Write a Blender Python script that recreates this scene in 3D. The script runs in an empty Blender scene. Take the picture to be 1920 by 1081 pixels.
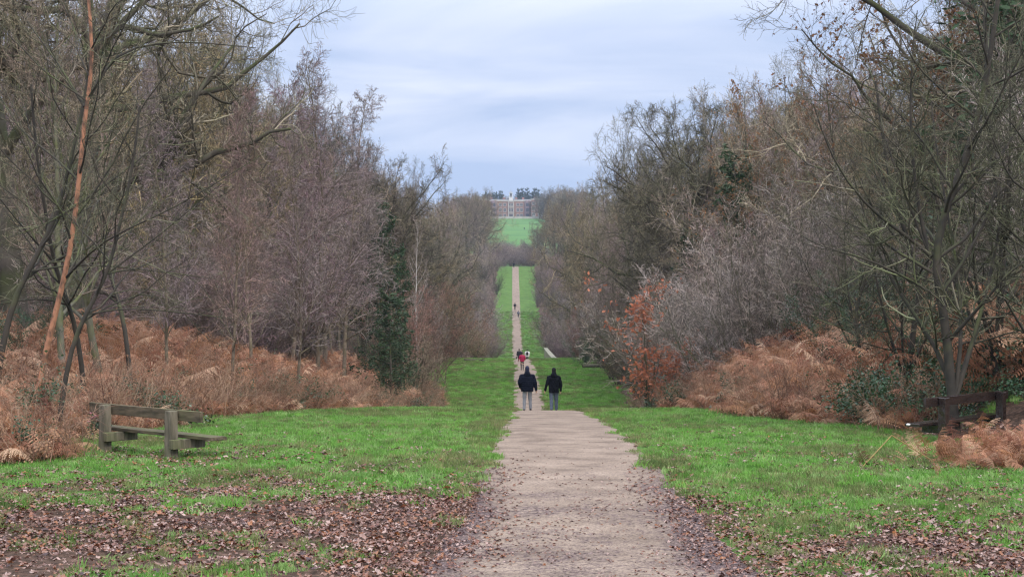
import bpy, bmesh, math, random
import numpy as np
from mathutils import Vector, Matrix
sc = bpy.context.scene
COL = sc.collection
R = math.radians
F = 3000.0                      # focal length in pixels of the 1920 px wide photograph
# ------------------------------------------------------------------ camera
cam_d = bpy.data.cameras.new('camera'); cam = bpy.data.objects.new('camera', cam_d); COL.objects.link(cam)
cam_d.sensor_width = 36.0; cam_d.lens = 36.0 * F / 1920.0
cam_d.clip_start = 0.5; cam_d.clip_end = 9000
cam.location = (0, 0, 0); cam.rotation_euler = (R(90), 0, 0)
sc.camera = cam
# ------------------------------------------------------------------ sky and light
world = bpy.data.worlds.new('World'); sc.world = world; world.use_nodes = True
wn = world.node_tree; wn.nodes.clear()
def N(t, kind, **kw):
    n = t.nodes.new(kind)
    for k, v in kw.items():
        if k in n.inputs.keys() if hasattr(n.inputs, 'keys') else False: n.inputs[k].default_value = v
        else: setattr(n, k, v)
    return n
def LK(t, a, b): t.links.new(a, b)
SUN_EL, SUN_ROT = 38, 150
sky = wn.nodes.new('ShaderNodeTexSky'); sky.sky_type = 'NISHITA'; sky.sun_disc = False
sky.sun_elevation = R(SUN_EL); sky.sun_rotation = R(SUN_ROT)
tc = wn.nodes.new('ShaderNodeTexCoord'); sep = wn.nodes.new('ShaderNodeSeparateXYZ'); LK(wn, tc.outputs['Generated'], sep.inputs[0])
def M(t, op, a, b=None, clamp=False):
    n = t.nodes.new('ShaderNodeMath'); n.operation = op; n.use_clamp = clamp
    for i, v in enumerate((a, b)):
        if v is None: continue
        if isinstance(v, (int, float)): n.inputs[i].default_value = v
        else: LK(t, v, n.inputs[i])
    return n.outputs[0]
zc = M(wn, 'ADD', M(wn, 'MAXIMUM', sep.outputs[2], 0.0), 0.07)
cx = M(wn, 'DIVIDE', sep.outputs[0], zc); cy = M(wn, 'DIVIDE', sep.outputs[1], zc)
comb = wn.nodes.new('ShaderNodeCombineXYZ'); LK(wn, cx, comb.inputs[0]); LK(wn, cy, comb.inputs[1])
nz = wn.nodes.new('ShaderNodeTexNoise'); nz.inputs['Scale'].default_value = 0.75; nz.inputs['Detail'].default_value = 7; nz.inputs['Roughness'].default_value = 0.52; nz.inputs['Distortion'].default_value = 0.5
LK(wn, comb.outputs[0], nz.inputs['Vector'])
ramp = wn.nodes.new('ShaderNodeValToRGB'); LK(wn, nz.outputs['Fac'], ramp.inputs[0])
ramp.color_ramp.elements[0].position = 0.36; ramp.color_ramp.elements[0].color = (0.46, 0.575, 0.82, 1)
ramp.color_ramp.elements[1].position = 0.64; ramp.color_ramp.elements[1].color = (0.77, 0.83, 1.0, 1)
# clear band near the horizon, brighter overcast towards the zenith
hz = wn.nodes.new('ShaderNodeMix'); hz.data_type = 'RGBA'
fac = M(wn, 'MULTIPLY', sep.outputs[2], 9.0, True)
LK(wn, fac, hz.inputs['Factor']); hz.inputs['A'].default_value = (0.50, 0.64, 0.92, 1); LK(wn, ramp.outputs[0], hz.inputs['B'])
zen = M(wn, 'ADD', M(wn, 'MULTIPLY', M(wn, 'POWER', M(wn, 'MAXIMUM', M(wn, 'SUBTRACT', sep.outputs[2], 0.16), 0.0), 0.8), 2.5), 1.0)
zr = M(wn, 'SUBTRACT', zen, 1.0); zcb = wn.nodes.new('ShaderNodeCombineXYZ')    # overhead cloud is whiter than the band above the horizon
for i_, k_ in enumerate((1.2, 1.05, 0.85)): LK(wn, M(wn, 'ADD', M(wn, 'MULTIPLY', zr, k_), 1.0), zcb.inputs[i_])
mul = wn.nodes.new('ShaderNodeVectorMath'); mul.operation = 'MULTIPLY'; LK(wn, hz.outputs['Result'], mul.inputs[0]); LK(wn, zcb.outputs[0], mul.inputs[1])
bg1 = wn.nodes.new('ShaderNodeBackground'); LK(wn, sky.outputs[0], bg1.inputs[0]); bg1.inputs[1].default_value = 0.05
bg2 = wn.nodes.new('ShaderNodeBackground'); LK(wn, mul.outputs[0], bg2.inputs[0]); bg2.inputs[1].default_value = 1.0
ms = wn.nodes.new('ShaderNodeMixShader'); ms.inputs[0].default_value = 0.93
LK(wn, bg1.outputs[0], ms.inputs[1]); LK(wn, bg2.outputs[0], ms.inputs[2])
wo = wn.nodes.new('ShaderNodeOutputWorld'); LK(wn, ms.outputs[0], wo.inputs[0])
sun_d = bpy.data.lights.new('sun', 'SUN'); sun_d.energy = 1.5; sun_d.angle = R(14); sun_d.color = (1, 0.93, 0.84)
sun = bpy.data.objects.new('sun', sun_d); COL.objects.link(sun)
az = R(SUN_ROT); el = R(SUN_EL)
sdir = Vector((math.sin(az) * math.cos(el), math.cos(az) * math.cos(el), math.sin(el)))
sun.rotation_euler = sdir.to_track_quat('Z', 'Y').to_euler()
sc.view_settings.view_transform = 'Standard'; sc.view_settings.look = 'None'
sc.view_settings.exposure = 0.28; sc.view_settings.gamma = 1.0; sc.view_settings.use_curve_mapping = False
sc.render.engine = 'CYCLES'
cy_ = sc.cycles
cy_.max_bounces = 4; cy_.diffuse_bounces = 2; cy_.glossy_bounces = 1; cy_.transmission_bounces = 2; cy_.volume_bounces = 0
cy_.use_adaptive_sampling = True; cy_.adaptive_threshold = 0.01; cy_.caustics_reflective = False; cy_.caustics_refractive = False
cy_.use_denoising = True; cy_.denoiser = 'OPENIMAGEDENOISE'; cy_.denoising_input_passes = 'RGB_ALBEDO_NORMAL'; cy_.denoising_prefilter = 'ACCURATE'
cy_.pixel_filter_type = 'BLACKMAN_HARRIS'; cy_.filter_width = 1.3
# ------------------------------------------------------------------ tagging
def tag(o, label=None, cat=None, group=None, kind=None):
    if label: o['label'] = label
    if cat: o['category'] = cat
    if group: o['group'] = group
    if kind: o['kind'] = kind
    return o
def empty(name, loc=(0, 0, 0), rz=0, link=True):
    o = bpy.data.objects.new(name, None); o.empty_display_size = 0.3
    if link: COL.objects.link(o)
    o.location = loc; o.rotation_euler = (0, 0, rz); return o
def obj(name, me, parent=None, mat=None, loc=None):
    o = bpy.data.objects.new(name, me); COL.objects.link(o)
    if mat is not None:
        me.materials.clear()
        for m in (mat if isinstance(mat, (list, tuple)) else [mat]): me.materials.append(m)
    if parent: o.parent = parent
    if loc is not None: o.location = loc
    return o
# ------------------------------------------------------------------ value noise for terrain and masks
_rs = np.random.RandomState(7); _NT = _rs.rand(256, 256)
def vnoise(x, y):
    x = np.asarray(x, float); y = np.asarray(y, float)
    xi = np.floor(x).astype(int); yi = np.floor(y).astype(int); fx = x - xi; fy = y - yi
    fx = fx * fx * (3 - 2 * fx); fy = fy * fy * (3 - 2 * fy)
    g = lambda a, b: _NT[a & 255, b & 255]
    return (g(xi, yi) * (1 - fx) + g(xi + 1, yi) * fx) * (1 - fy) + (g(xi, yi + 1) * (1 - fx) + g(xi + 1, yi + 1) * fx) * fy
def fbm(x, y, o=3):
    s = 0; a = 1; t = 0
    for i in range(o):
        s = s + a * vnoise(x * 2 ** i + 17.3 * i, y * 2 ** i + 5.1 * i); t += a; a *= .5
    return s / t
# ------------------------------------------------------------------ terrain
_PD = np.array([-60, 0, 8, 15, 20, 27, 35.5, 46, 54, 60, 67, 76, 85, 94, 102, 125, 146, 165, 180, 200, 240, 280, 300, 330, 365, 400, 450, 500, 560, 600, 700, 800, 900, 1000, 1100, 1290, 1330, 1500, 4200.])
_PZ = np.array([-0.6, -1.65, -2.3, -2.68, -2.70, -2.76, -3.08, -3.68, -4.14, -4.58, -5.14, -6.1, -7.0, -7.5, -7.68, -7.45, -7.3, -7.27, -8.0, -9.5, -11.2, -12.3, -12.6, -12.1, -10.2, -7.9, -3.3, 1.6, 7.8, 8.2, 9.0, 13.5, 24, 32.5, 41, 56.8, 58, 58, 40.])
_dd = np.arange(-60, 4200, 0.5); _zz = np.interp(_dd, _PD, _PZ)
def _sm(z, s):
    k = np.arange(-int(4 * s / .5), int(4 * s / .5) + 1) * .5; w = np.exp(-k * k / 2 / s / s); w /= w.sum()
    return np.convolve(np.pad(z, len(k) // 2, mode='edge'), w, 'valid')
_z1, _z2 = _sm(_zz, 1.6), _sm(_zz, 9)
_w = np.clip((_dd - 175) / 60, 0, 1); _zz = _z1 * (1 - _w) + _z2 * _w
def sstep(a, b, x): t = np.clip((x - a) / (b - a), 0, 1); return t * t * (3 - 2 * t)
def pathc(D): return np.interp(D, [0, 15, 27, 35.5, 54, 102, 146, 165, 300, 400, 560], [.4, .76, .945, 1.02, 1.19, 1.12, 1.2, 1.05, 1.1, 1.08, 1.2])
def pathw(D): return np.interp(D, [0, 15, 19, 27, 54, 102, 146, 165, 220, 560], [3.4, 3.3, 2.85, 2.7, 2.68, 2.2, 2.15, 2.0, 2.2, 2.3])
def ledge(D): return np.interp(D, [0, 12, 25, 30, 40, 60, 85, 105, 125, 165, 200, 300, 400, 560, 620, 800, 1290], [-9, -8.6, -8.2, -8.6, -8.0, -6.9, -5.6, -5.0, -6.3, -7.0, -5.0, -4.8, -4.3, -4.7, -9, -13, -24])
def redge(D): return np.interp(D, [0, 12, 25, 30, 40, 60, 85, 105, 125, 165, 200, 300, 400, 560, 620, 800, 1290], [9, 9, 9, 8.2, 7.2, 6.8, 7.0, 7.4, 7.9, 7.6, 7.2, 7.0, 6.6, 7.3, 9, 16, 40])
def ground(x, D):
    x = np.asarray(x, float); D = np.asarray(D, float)
    z = np.interp(D, _dd, _zz)
    out = np.where(x < 0, ledge(D) - x, x - redge(D))          # metres into the wood
    z = z + sstep(0, 7.5, out) * np.where(x < 0, 2.0, 2.7) * np.clip((D - 5) / 20, 0, 1) * np.clip((1000 - D) / 300, 0, 1)
    z = z + sstep(1, 20, out) * 6.0 * sstep(165, 300, D) * np.clip((1100 - D) / 300, 0, 1)
    w = np.clip((np.abs(x - pathc(D)) - 1.6) / 2, 0, 1) * np.clip((700 - D) / 300, 0.0, 1)
    z = z + w * ((fbm(x * .5, D * .35) - .5) * .22 + (fbm(x * 2.2 + 40, D * 2.2) - .5) * .07)
    return z
def g1(x, D): return float(ground(np.array([x]), np.array([D]))[0])
def X(px, D): return (px - 960) / F * D
def top_h(py, px, D): return (540.5 - py) / F * D - g1(X(px, D), D)
# ------------------------------------------------------------------ materials
def mat(name, col, rough=0.8, col2=None, nscale=4.0, hue=0.0, val=0.0, sat=0.0, spec=0.3, moss=None, bump=0.0, trans=0.0, ramp=None, stretch=None, thr=(0.35, 0.65), mossthr=(0.1, 0.6), isl=0.0):
    m = bpy.data.materials.new(name); m.use_nodes = True; t = m.node_tree; b = t.nodes['Principled BSDF']
    b.inputs['Roughness'].default_value = rough; b.inputs['Specular IOR Level'].default_value = spec
    oi = t.nodes.new('ShaderNodeObjectInfo'); src = None
    def rgb(c):
        n = t.nodes.new('ShaderNodeRGB'); n.outputs[0].default_value = (*c, 1); return n.outputs[0]
    def mix(f, a, bb):
        n = t.nodes.new('ShaderNodeMix'); n.data_type = 'RGBA'
        LK(t, f, n.inputs['Factor']); LK(t, a, n.inputs['A']); LK(t, bb, n.inputs['B']); return n.outputs['Result']
    if ramp:
        rn = t.nodes.new('ShaderNodeValToRGB'); rn.color_ramp.interpolation = 'LINEAR'
        while len(rn.color_ramp.elements) < len(ramp): rn.color_ramp.elements.new(0.5)
        for i, c in enumerate(ramp):
            rn.color_ramp.elements[i].position = i / (len(ramp) - 1); rn.color_ramp.elements[i].color = (*c, 1)
        LK(t, oi.outputs['Random'], rn.inputs[0]); src = rn.outputs[0]
    else: src = rgb(col)
    tcn = t.nodes.new('ShaderNodeTexCoord'); geo = t.nodes.new('ShaderNodeNewGeometry')
    vec = tcn.outputs['Object']
    if stretch:
        mp = t.nodes.new('ShaderNodeMapping'); mp.inputs['Scale'].default_value = stretch; LK(t, vec, mp.inputs[0]); vec = mp.outputs[0]
    noise = None
    if col2 or bump:
        noise = t.nodes.new('ShaderNodeTexNoise'); noise.inputs['Scale'].default_value = nscale; noise.inputs['Detail'].default_value = 4
        LK(t, vec, noise.inputs['Vector'])
    if col2:
        mr = t.nodes.new('ShaderNodeMapRange'); mr.inputs[1].default_value = thr[0]; mr.inputs[2].default_value = thr[1]; LK(t, noise.outputs['Fac'], mr.inputs[0])
        src = mix(mr.outputs[0], src, rgb(col2))
    if moss:
        sp = t.nodes.new('ShaderNodeSeparateXYZ'); LK(t, geo.outputs['Normal'], sp.inputs[0])
        n2 = t.nodes.new('ShaderNodeTexNoise'); n2.inputs['Scale'].default_value = 1.3; LK(t, tcn.outputs['Object'], n2.inputs['Vector'])
        a = M(t, 'ADD', M(t, 'MULTIPLY', sp.outputs[2], 0.4), M(t, 'SUBTRACT', M(t, 'MULTIPLY', n2.outputs['Fac'], 2.2), 0.9))
        mr = t.nodes.new('ShaderNodeMapRange'); mr.inputs[1].default_value = mossthr[0]; mr.inputs[2].default_value = mossthr[1]; LK(t, a, mr.inputs[0])
        src = mix(mr.outputs[0], src, rgb(moss))
    if hue or val or sat:
        hs = t.nodes.new('ShaderNodeHueSaturation'); LK(t, src, hs.inputs['Color'])
        LK(t, M(t, 'ADD', M(t, 'MULTIPLY', oi.outputs['Random'], hue), 0.5 - hue / 2), hs.inputs['Hue'])
        rv = M(t, 'FRACT', M(t, 'MULTIPLY', oi.outputs['Random'], 7.31))
        LK(t, M(t, 'ADD', M(t, 'MULTIPLY', rv, val), 1 - val / 2), hs.inputs['Value'])
        rs = M(t, 'FRACT', M(t, 'MULTIPLY', oi.outputs['Random'], 13.7))
        LK(t, M(t, 'ADD', M(t, 'MULTIPLY', rs, sat), 1 - sat / 2), hs.inputs['Saturation'])
        src = hs.outputs[0]
    if isl:      # every branch its own tone
        vm = t.nodes.new('ShaderNodeVectorMath'); vm.operation = 'SCALE'; LK(t, src, vm.inputs[0])
        LK(t, M(t, 'ADD', M(t, 'MULTIPLY', M(t, 'POWER', geo.outputs['Random Per Island'], 2.6), isl * 1.15), 0.42), vm.inputs['Scale']); src = vm.outputs[0]
    LK(t, src, b.inputs['Base Color'])
    if bump:
        bp = t.nodes.new('ShaderNodeBump'); bp.inputs['Strength'].default_value = bump; bp.inputs['Distance'].default_value = 0.02
        LK(t, noise.outputs['Fac'], bp.inputs['Height']); LK(t, bp.outputs[0], b.inputs['Normal'])
    if trans:
        tr = t.nodes.new('ShaderNodeBsdfTranslucent'); LK(t, src, tr.inputs[0])
        mx = t.nodes.new('ShaderNodeMixShader'); mx.inputs[0].default_value = trans
        LK(t, b.outputs[0], mx.inputs[1]); LK(t, tr.outputs[0], mx.inputs[2]); LK(t, mx.outputs[0], t.nodes['Material Output'].inputs[0])
    return m
MT = {}
MT['bark_oak'] = mat('bark_oak', (0.06, 0.05, 0.04), .9, (0.11, 0.095, 0.075), 3, moss=(0.07, 0.08, 0.032), bump=.5, val=.3, hue=.02)
MT['bark_birch'] = mat('bark_birch', (0.13, 0.10, 0.075), .85, (0.22, 0.18, 0.13), 5, moss=(0.10, 0.09, 0.04), val=.4, hue=.02, mossthr=(.3, .8))
MT['bark_white'] = mat('bark_white', (0.62, 0.58, 0.54), .8, (0.25, 0.2, 0.18), 6, thr=(.5, .7))
MT['bark_ash'] = mat('bark_ash', (0.15, 0.14, 0.11), .85, (0.10, 0.095, 0.065), 4, moss=(0.11, 0.12, 0.045), val=.4)
MT['bark_green'] = mat('bark_green', (0.062, 0.052, 0.04), .85, (0.035, 0.032, 0.027), 5, moss=(0.115, 0.14, 0.045), bump=.4, mossthr=(.3, 1.0))
MT['bark_orange'] = mat('bark_orange', (0.42, 0.20, 0.115), .85, (0.13, 0.075, 0.05), 9, bump=.8, stretch=(1, 1, .5), thr=(.45, .62))
MT['twig_oak'] = mat('twig_oak', (0.165, 0.135, 0.10), .9, (0.105, 0.10, 0.06), .8, val=.4, hue=.03, sat=.4, isl=2.0)
MT['twig_olive'] = mat('twig_olive', (0.21, 0.18, 0.105), .9, (0.24, 0.175, 0.12), .5, val=.35, hue=.035, sat=.4, isl=2.0)
MT['twig_purple'] = mat('twig_purple', (0.205, 0.145, 0.155), .85, (0.21, 0.165, 0.145), .6, val=.45, hue=.05, sat=.5, isl=2.0)
MT['twig_mauve'] = mat('twig_mauve', (0.30, 0.225, 0.215), .85, (0.21, 0.165, 0.125), .7, val=.4, hue=.04, sat=.6, isl=2.0)
MT['twig_grey'] = mat('twig_grey', (0.37, 0.31, 0.28), .8, (0.27, 0.225, 0.18), .9, val=.35, hue=.03, sat=.4, isl=2.0)
MT['twig_green'] = mat('twig_green', (0.11, 0.093, 0.072), .85, (0.10, 0.11, 0.055), .9, val=.3, isl=2.0)
MT['twig_red'] = mat('twig_red', (0.25, 0.115, 0.085), .85, (0.22, 0.13, 0.10), .7, val=.4, hue=.02, isl=2.0)
MT['leaf_orange'] = mat('leaf_orange', (0.30, 0.15, 0.065), .7, (0.20, 0.11, 0.055), 1.2, trans=.3, val=.3, hue=.02)
MT['leaf_copper'] = mat('leaf_copper', (0.60, 0.23, 0.12), .6, (0.42, 0.15, 0.085), 2, trans=.3)
MT['leaf_yew'] = mat('leaf_yew', (0.025, 0.05, 0.022), .6, (0.045, 0.08, 0.03), 1.5, val=.3, hue=.03)
MT['leaf_pine'] = mat('leaf_pine', (0.03, 0.06, 0.04), .7, (0.05, 0.08, 0.045), .4, val=.3)
MT['leaf_holly'] = mat('leaf_holly', (0.022, 0.055, 0.024), .4, (0.045, 0.095, 0.035), 3, spec=.5, val=.4, hue=.04)
MT['leaf_ivy'] = mat('leaf_ivy', (0.04, 0.085, 0.03), .4, (0.08, 0.13, 0.04), 3, spec=.5)
# ------------------------------------------------------------------ numpy mesh tools
class MB:
    def __init__(s): s.v = []; s.f = []; s.fm = []; s.n = 0
    def add(s, v, f, m=0):
        v = np.asarray(v, np.float32).reshape(-1, 3); f = np.asarray(f, np.int64)
        if len(f) == 0: return
        s.v.append(v); s.f.append(f + s.n); s.fm.append(np.full(len(f), m, np.int32)); s.n += len(v)
    def mesh(s, name, smooth=True):
        me = bpy.data.meshes.new(name)
        V = np.concatenate(s.v); nl = sum(f.size for f in s.f); nf = sum(len(f) for f in s.f)
        me.vertices.add(len(V)); me.vertices.foreach_set('co', V.ravel())
        me.loops.add(nl); me.polygons.add(nf)
        me.loops.foreach_set('vertex_index', np.concatenate([f.ravel() for f in s.f]).astype(np.int32))
        ls = np.concatenate([np.full(len(f), f.shape[1]) for f in s.f])
        st = np.concatenate([[0], np.cumsum(ls)[:-1]]).astype(np.int32)
        me.polygons.foreach_set('loop_start', st)
        me.polygons.foreach_set('material_index', np.concatenate(s.fm))
        me.polygons.foreach_set('use_smooth', np.full(nf, smooth))
        me.update(calc_edges=True); return me
def nrm(a): return a / np.maximum(np.linalg.norm(a, axis=-1, keepdims=True), 1e-9)
def tubes(mb, P, Rr, sides, m=0):
    n, k, _ = P.shape
    if n == 0: return
    T = np.empty_like(P); T[:, 1:-1] = P[:, 2:] - P[:, :-2]; T[:, 0] = P[:, 1] - P[:, 0]; T[:, -1] = P[:, -1] - P[:, -2]
    T = nrm(T); ref = np.where(np.abs(T[:, :1, 2:3]) > .8, np.array([[[1., 0, 0]]]), np.array([[[0, 0, 1.]]]))
    U = nrm(np.cross(T, np.broadcast_to(ref, T.shape))); Vv = np.cross(T, U)
    a = np.arange(sides) / sides * 2 * np.pi
    ring = U[:, :, None] * np.cos(a)[None, None, :, None] + Vv[:, :, None] * np.sin(a)[None, None, :, None]
    V = P[:, :, None] + ring * Rr[:, :, None, None]
    idx = np.arange(n * k * sides).reshape(n, k, sides)
    A = idx[:, :-1]; B = idx[:, 1:]
    f = np.stack([A, np.roll(A, -1, 2), np.roll(B, -1, 2), B], -1).reshape(-1, 4)
    mb.add(V.reshape(-1, 3), f, m)
def grow(rs, P0, D0, L, R0, nseg, wob, trop, rend):
    n = len(P0); P = np.empty((n, nseg + 1, 3)); P[:, 0] = P0; d = nrm(D0); L = np.broadcast_to(L, (n,)); drift = rs.normal(0, wob * .6, (n, 3))
    for i in range(nseg):
        d = nrm(d + rs.normal(0, wob, (n, 3)) + drift * (1 if (i // 2) % 2 else -1) + np.array([0, 0, trop]))
        P[:, i + 1] = P[:, i] + d * (L / nseg)[:, None]
    t = np.linspace(0, 1, nseg + 1)
    return P, np.broadcast_to(R0, (n,))[:, None] * (1 - (1 - rend) * t)[None]
def spawn(rs, P, Rr, m, t0, t1, ang, angsd, lr, lprof, rr, drop=0.0):
    n, k1, _ = P.shape; k = k1 - 1
    t = t0 + (t1 - t0) * ((np.arange(m)[None] + rs.rand(n, m)) / m)
    f = np.clip(t * k, 0, k - 1e-4); i = f.astype(int); w = f - i; ar = np.arange(n)[:, None]
    p = P[ar, i] * (1 - w[..., None]) + P[ar, i + 1] * w[..., None]
    T = nrm(P[ar, i + 1] - P[ar, i]); r = Rr[ar, i] * (1 - w) + Rr[ar, i + 1] * w
    Lp = np.linalg.norm(np.diff(P, axis=1), axis=2).sum(1)[:, None]
    phi = np.arange(m)[None] * 2.399 + rs.rand(n, 1) * 6.28 + rs.normal(0, .4, (n, m))
    ref = np.where(np.abs(T[..., 2:3]) > .85, np.array([1., 0, 0]), np.array([0, 0, 1.]))
    U = nrm(np.cross(T, ref)); V = np.cross(T, U)
    a = R(1) * (ang + rs.normal(0, angsd, (n, m)))
    if isinstance(ang, (tuple, list)): pass
    d = T * np.cos(a)[..., None] + (U * np.cos(phi)[..., None] + V * np.sin(phi)[..., None]) * np.sin(a)[..., None]
    L = Lp * lr * (1 - lprof * (t - t0) / max(t1 - t0, 1e-6)) * (0.7 + .6 * rs.rand(n, m))
    keep = rs.rand(n, m) >= drop
    return p[keep], d[keep], L[keep], np.minimum((r * rr)[keep], 9), t[keep]
def leafquads(mb, rs, pts, size, m, n_each=1, aspect=.6, sd=.05, flat=False):
    n = len(pts) * n_each
    if n == 0: return
    c = np.repeat(pts, n_each, 0) + rs.normal(0, sd, (n, 3))
    a = nrm(rs.normal(0, 1, (n, 3)) * (np.array([1, 1, .35]) if flat else 1)); b = nrm(np.cross(a, rs.normal(0, 1, (n, 3))))
    s = size * (.6 + .8 * rs.rand(n, 1))
    v = np.stack([c - a * s, c + b * s * aspect, c + a * s, c - b * s * aspect], 1)
    mb.add(v.reshape(-1, 3), np.arange(n * 4).reshape(-1, 4), m)
def bez(pts, n):
    pts = np.array(pts, float); t = np.linspace(0, 1, len(pts)); u = np.linspace(0, 1, n)
    out = np.stack([np.interp(u, t, pts[:, i]) for i in range(3)], 1)
    for _ in range(2): out[1:-1] = (out[:-2] + 2 * out[1:-1] + out[2:]) / 4
    return out
# kind recipes: (levels are spawned one from another)
def tree_mesh(name, seed, H, kind, bark, twig, fine=1.0, leaf=None, leafn=0, trunkpts=None, limbs=None, rad=None, twr=1.0, ivy=0):
    rs = np.random.RandomState(seed); tb = MB(); cb = MB()
    def c(k): return max(1, int(round(k * fine)))
    if kind == 'oak':
        P, Rr = grow(rs, np.zeros((1, 3)), np.array([[0, 0, 1.]]), H * .62, rad or .02 * H, 12, .07, .02, .35)
        lv = [(c(20), .2, 1., 58, 14, .62, .35, .46, 10, .145, .035, .22), (c(10), .15, 1., 48, 14, .42, .45, .55, 7, .24, .03, .3), (c(9), .12, 1., 44, 14, .45, .4, .6, 5, .25, .03, .4), (c(7), .1, 1., 42, 14, .48, .3, .7, 3, .25, .02, .5)]
    elif kind == 'upright':
        P, Rr = grow(rs, np.zeros((1, 3)), np.array([[0, 0, 1.]]), H * .9, rad or .012 * H, 14, .05, .03, .15)
        lv = [(c(22), .22, .98, 42, 9, .42, .55, .5, 9, .10, .06, .2), (c(8), .2, 1., 38, 10, .36, .4, .55, 6, .14, .05, .3), (c(7), .15, 1., 36, 12, .42, .4, .6, 4, .16, .03, .4), (c(6), .1, 1., 36, 12, .5, .3, .7, 3, .16, .0, .5)]
    elif kind == 'birch':
        P, Rr = grow(rs, np.zeros((1, 3)), np.array([[0, 0, 1.]]), H, rad or .0075 * H, 14, .045, .03, .12)
        lv = [(c(40), .16, .99, 42, 9, .26, .75, .42, 8, .09, .05, .2), (c(10), .15, 1., 36, 10, .42, .4, .6, 5, .12, .0, .35), (c(7), .1, 1., 34, 12, .50, .3, .7, 4, .12, -.07, .5), (c(3), .1, 1., 30, 12, .6, .3, .8, 3, .12, -.10, .6)]
    elif kind == 'thicket':
        n = c(13); az_ = rs.rand(n) * 6.28; sp = rs.rand(n) * .75
        d = np.stack([np.cos(az_) * sp, np.sin(az_) * sp, np.ones(n)], 1)
        P, Rr = grow(rs, rs.normal(0, .25, (n, 3)) * [1, 1, 0], d, H * (.65 + .4 * rs.rand(n)), rad or .005 * H, 10, .07, .01, .2)
        lv = [(c(12), .1, 1., 34, 12, .34, .45, .6, 7, .11, .03, .3), (c(8), .1, 1., 36, 12, .42, .3, .65, 5, .13, .02, .4), (c(5), .1, 1., 38, 12, .5, .3, .75, 3, .14, .0, .5)]
    elif kind == 'custom':
        P = np.array([bez(trunkpts, 16)]); Rr = rad * (1 - .6 * np.linspace(0, 1, 16))[None]
        lv = [(c(14), .25, .98, 52, 12, .38, .35, .5, 9, .10, .03, .2), (c(8), .15, 1., 42, 12, .40, .4, .6, 6, .14, .02, .35), (c(7), .1, 1., 40, 12, .45, .3, .65, 4, .16, .0, .4), (c(4), .1, 1., 38, 12, .5, .3, .75, 3, .16, .0, .5)]
    elif kind == 'fir':
        P, Rr = grow(rs, np.zeros((1, 3)), np.array([[0, 0, 1.]]), H, rad or .014 * H, 10, .02, .02, .15)
        lv = [(c(70), .12, .99, 70, 14, .26, .72, .4, 6, .08, .03, .2), (c(9), .1, 1., 42, 12, .42, .4, .6, 4, .12, -.02, .4)]
    if kind not in ('thicket',):   # root flare
        Rr = Rr.copy(); Rr[:, 0] *= 1.35
    tubes(tb, P, Rr, 9 if H > 12 else 7)
    minr = .0045 * twr * (H / 15.) ** .5
    tips = None; prevP, prevR = P, Rr
    for li, (m, t0, t1, ang, asd, lr, lp, rr, ns, wob, trop, rend) in enumerate(lv):
        p, d, L, r, t = spawn(rs, prevP, prevR, m, t0, t1, ang, asd, lr, lp, rr, drop=.12)
        if li == 0 and kind == 'oak': L *= .8 + .5 * np.sin(np.clip(t, 0, 1) * 3.0)
        r = np.maximum(r, minr)
        P2, R2 = grow(rs, p, d, L, r, ns, wob, trop, rend); R2 = np.maximum(R2, minr * .75)
        if li == 0 and limbs:
            for (pts, rl) in limbs:
                q = bez(pts, ns + 1)[None]; P2 = np.concatenate([P2, q]); R2 = np.concatenate([R2, (rl * (1 - .8 * np.linspace(0, 1, ns + 1)))[None]])
        if li == 0: tubes(tb, P2, R2, 6, 1 if kind == 'custom' else 0)
        else: tubes(cb, P2, R2, 4 if li == 1 else 3)
        prevP, prevR = P2, R2
        tips = P2
    mats_c = [MT[twig]]
    if leaf:
        mats_c.append(MT[leaf])
        pts = tips[:, 1:].reshape(-1, 3)
        if kind == 'fir':
            sel = pts; leafquads(cb, rs, sel, .17 * H / 12, 1, leafn, .28, .10 * H / 12, True)
        elif leafn < 1:
            # leaves hang in patches
            ph = vnoise(pts[:, 0] * .55 + 9, pts[:, 2] * .55 + pts[:, 1] * .4); sel = pts[(rs.rand(len(pts)) < leafn * np.clip((ph - .35) * 4, 0, 2))]
            leafquads(cb, rs, sel, .085 if H < 8 else .085, 1, 1, .6, .05)
        else: leafquads(cb, rs, pts, .038, 1, int(leafn) + 1, .6, .09)
    if ivy:
        q = P[0]; pts = q[(rs.rand(ivy) ** 1.3 * (len(q) * .6)).astype(int)] + rs.normal(0, .22, (ivy, 3)) * [1, 1, 2.0]
        mats_c.append(MT['leaf_ivy']); leafquads(cb, rs, pts, .05, len(mats_c) - 1, 2, .8, .1)
    tm = tb.mesh(name + '_trunk'); tm.materials.append(MT[bark]); tm.materials.append(MT['bark_green'])
    cm = cb.mesh(name + '_crown')
    for m_ in mats_c: cm.materials.append(m_)
    top = 0
    for q_ in (tm, cm):
        z_ = np.empty(len(q_.vertices) * 3, np.float32); q_.vertices.foreach_get('co', z_); top = max(top, float(np.percentile(z_[2::3], 99.9)))
    return (tm, cm, H if kind == 'custom' else top)
ntree = 0
def put_tree(T, name, label, cat, px, D, h, rz=None, group=None, x=None, lean=0.0, wide=1.0, dz=-.08):
    global ntree
    xx = X(px, D) if x is None else x
    e = empty(name, (xx, D, g1(xx, D) + dz), rz if rz is not None else random.random() * 6.28)
    s = h / T[2]; e.scale = (s * wide, s * wide, s)
    if lean: e.rotation_euler = (0, lean, e.rotation_euler[2])
    tag(e, label, cat, group)
    obj('trunk', T[0], e); obj('crown', T[1], e); ntree += 1
    return e
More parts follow.
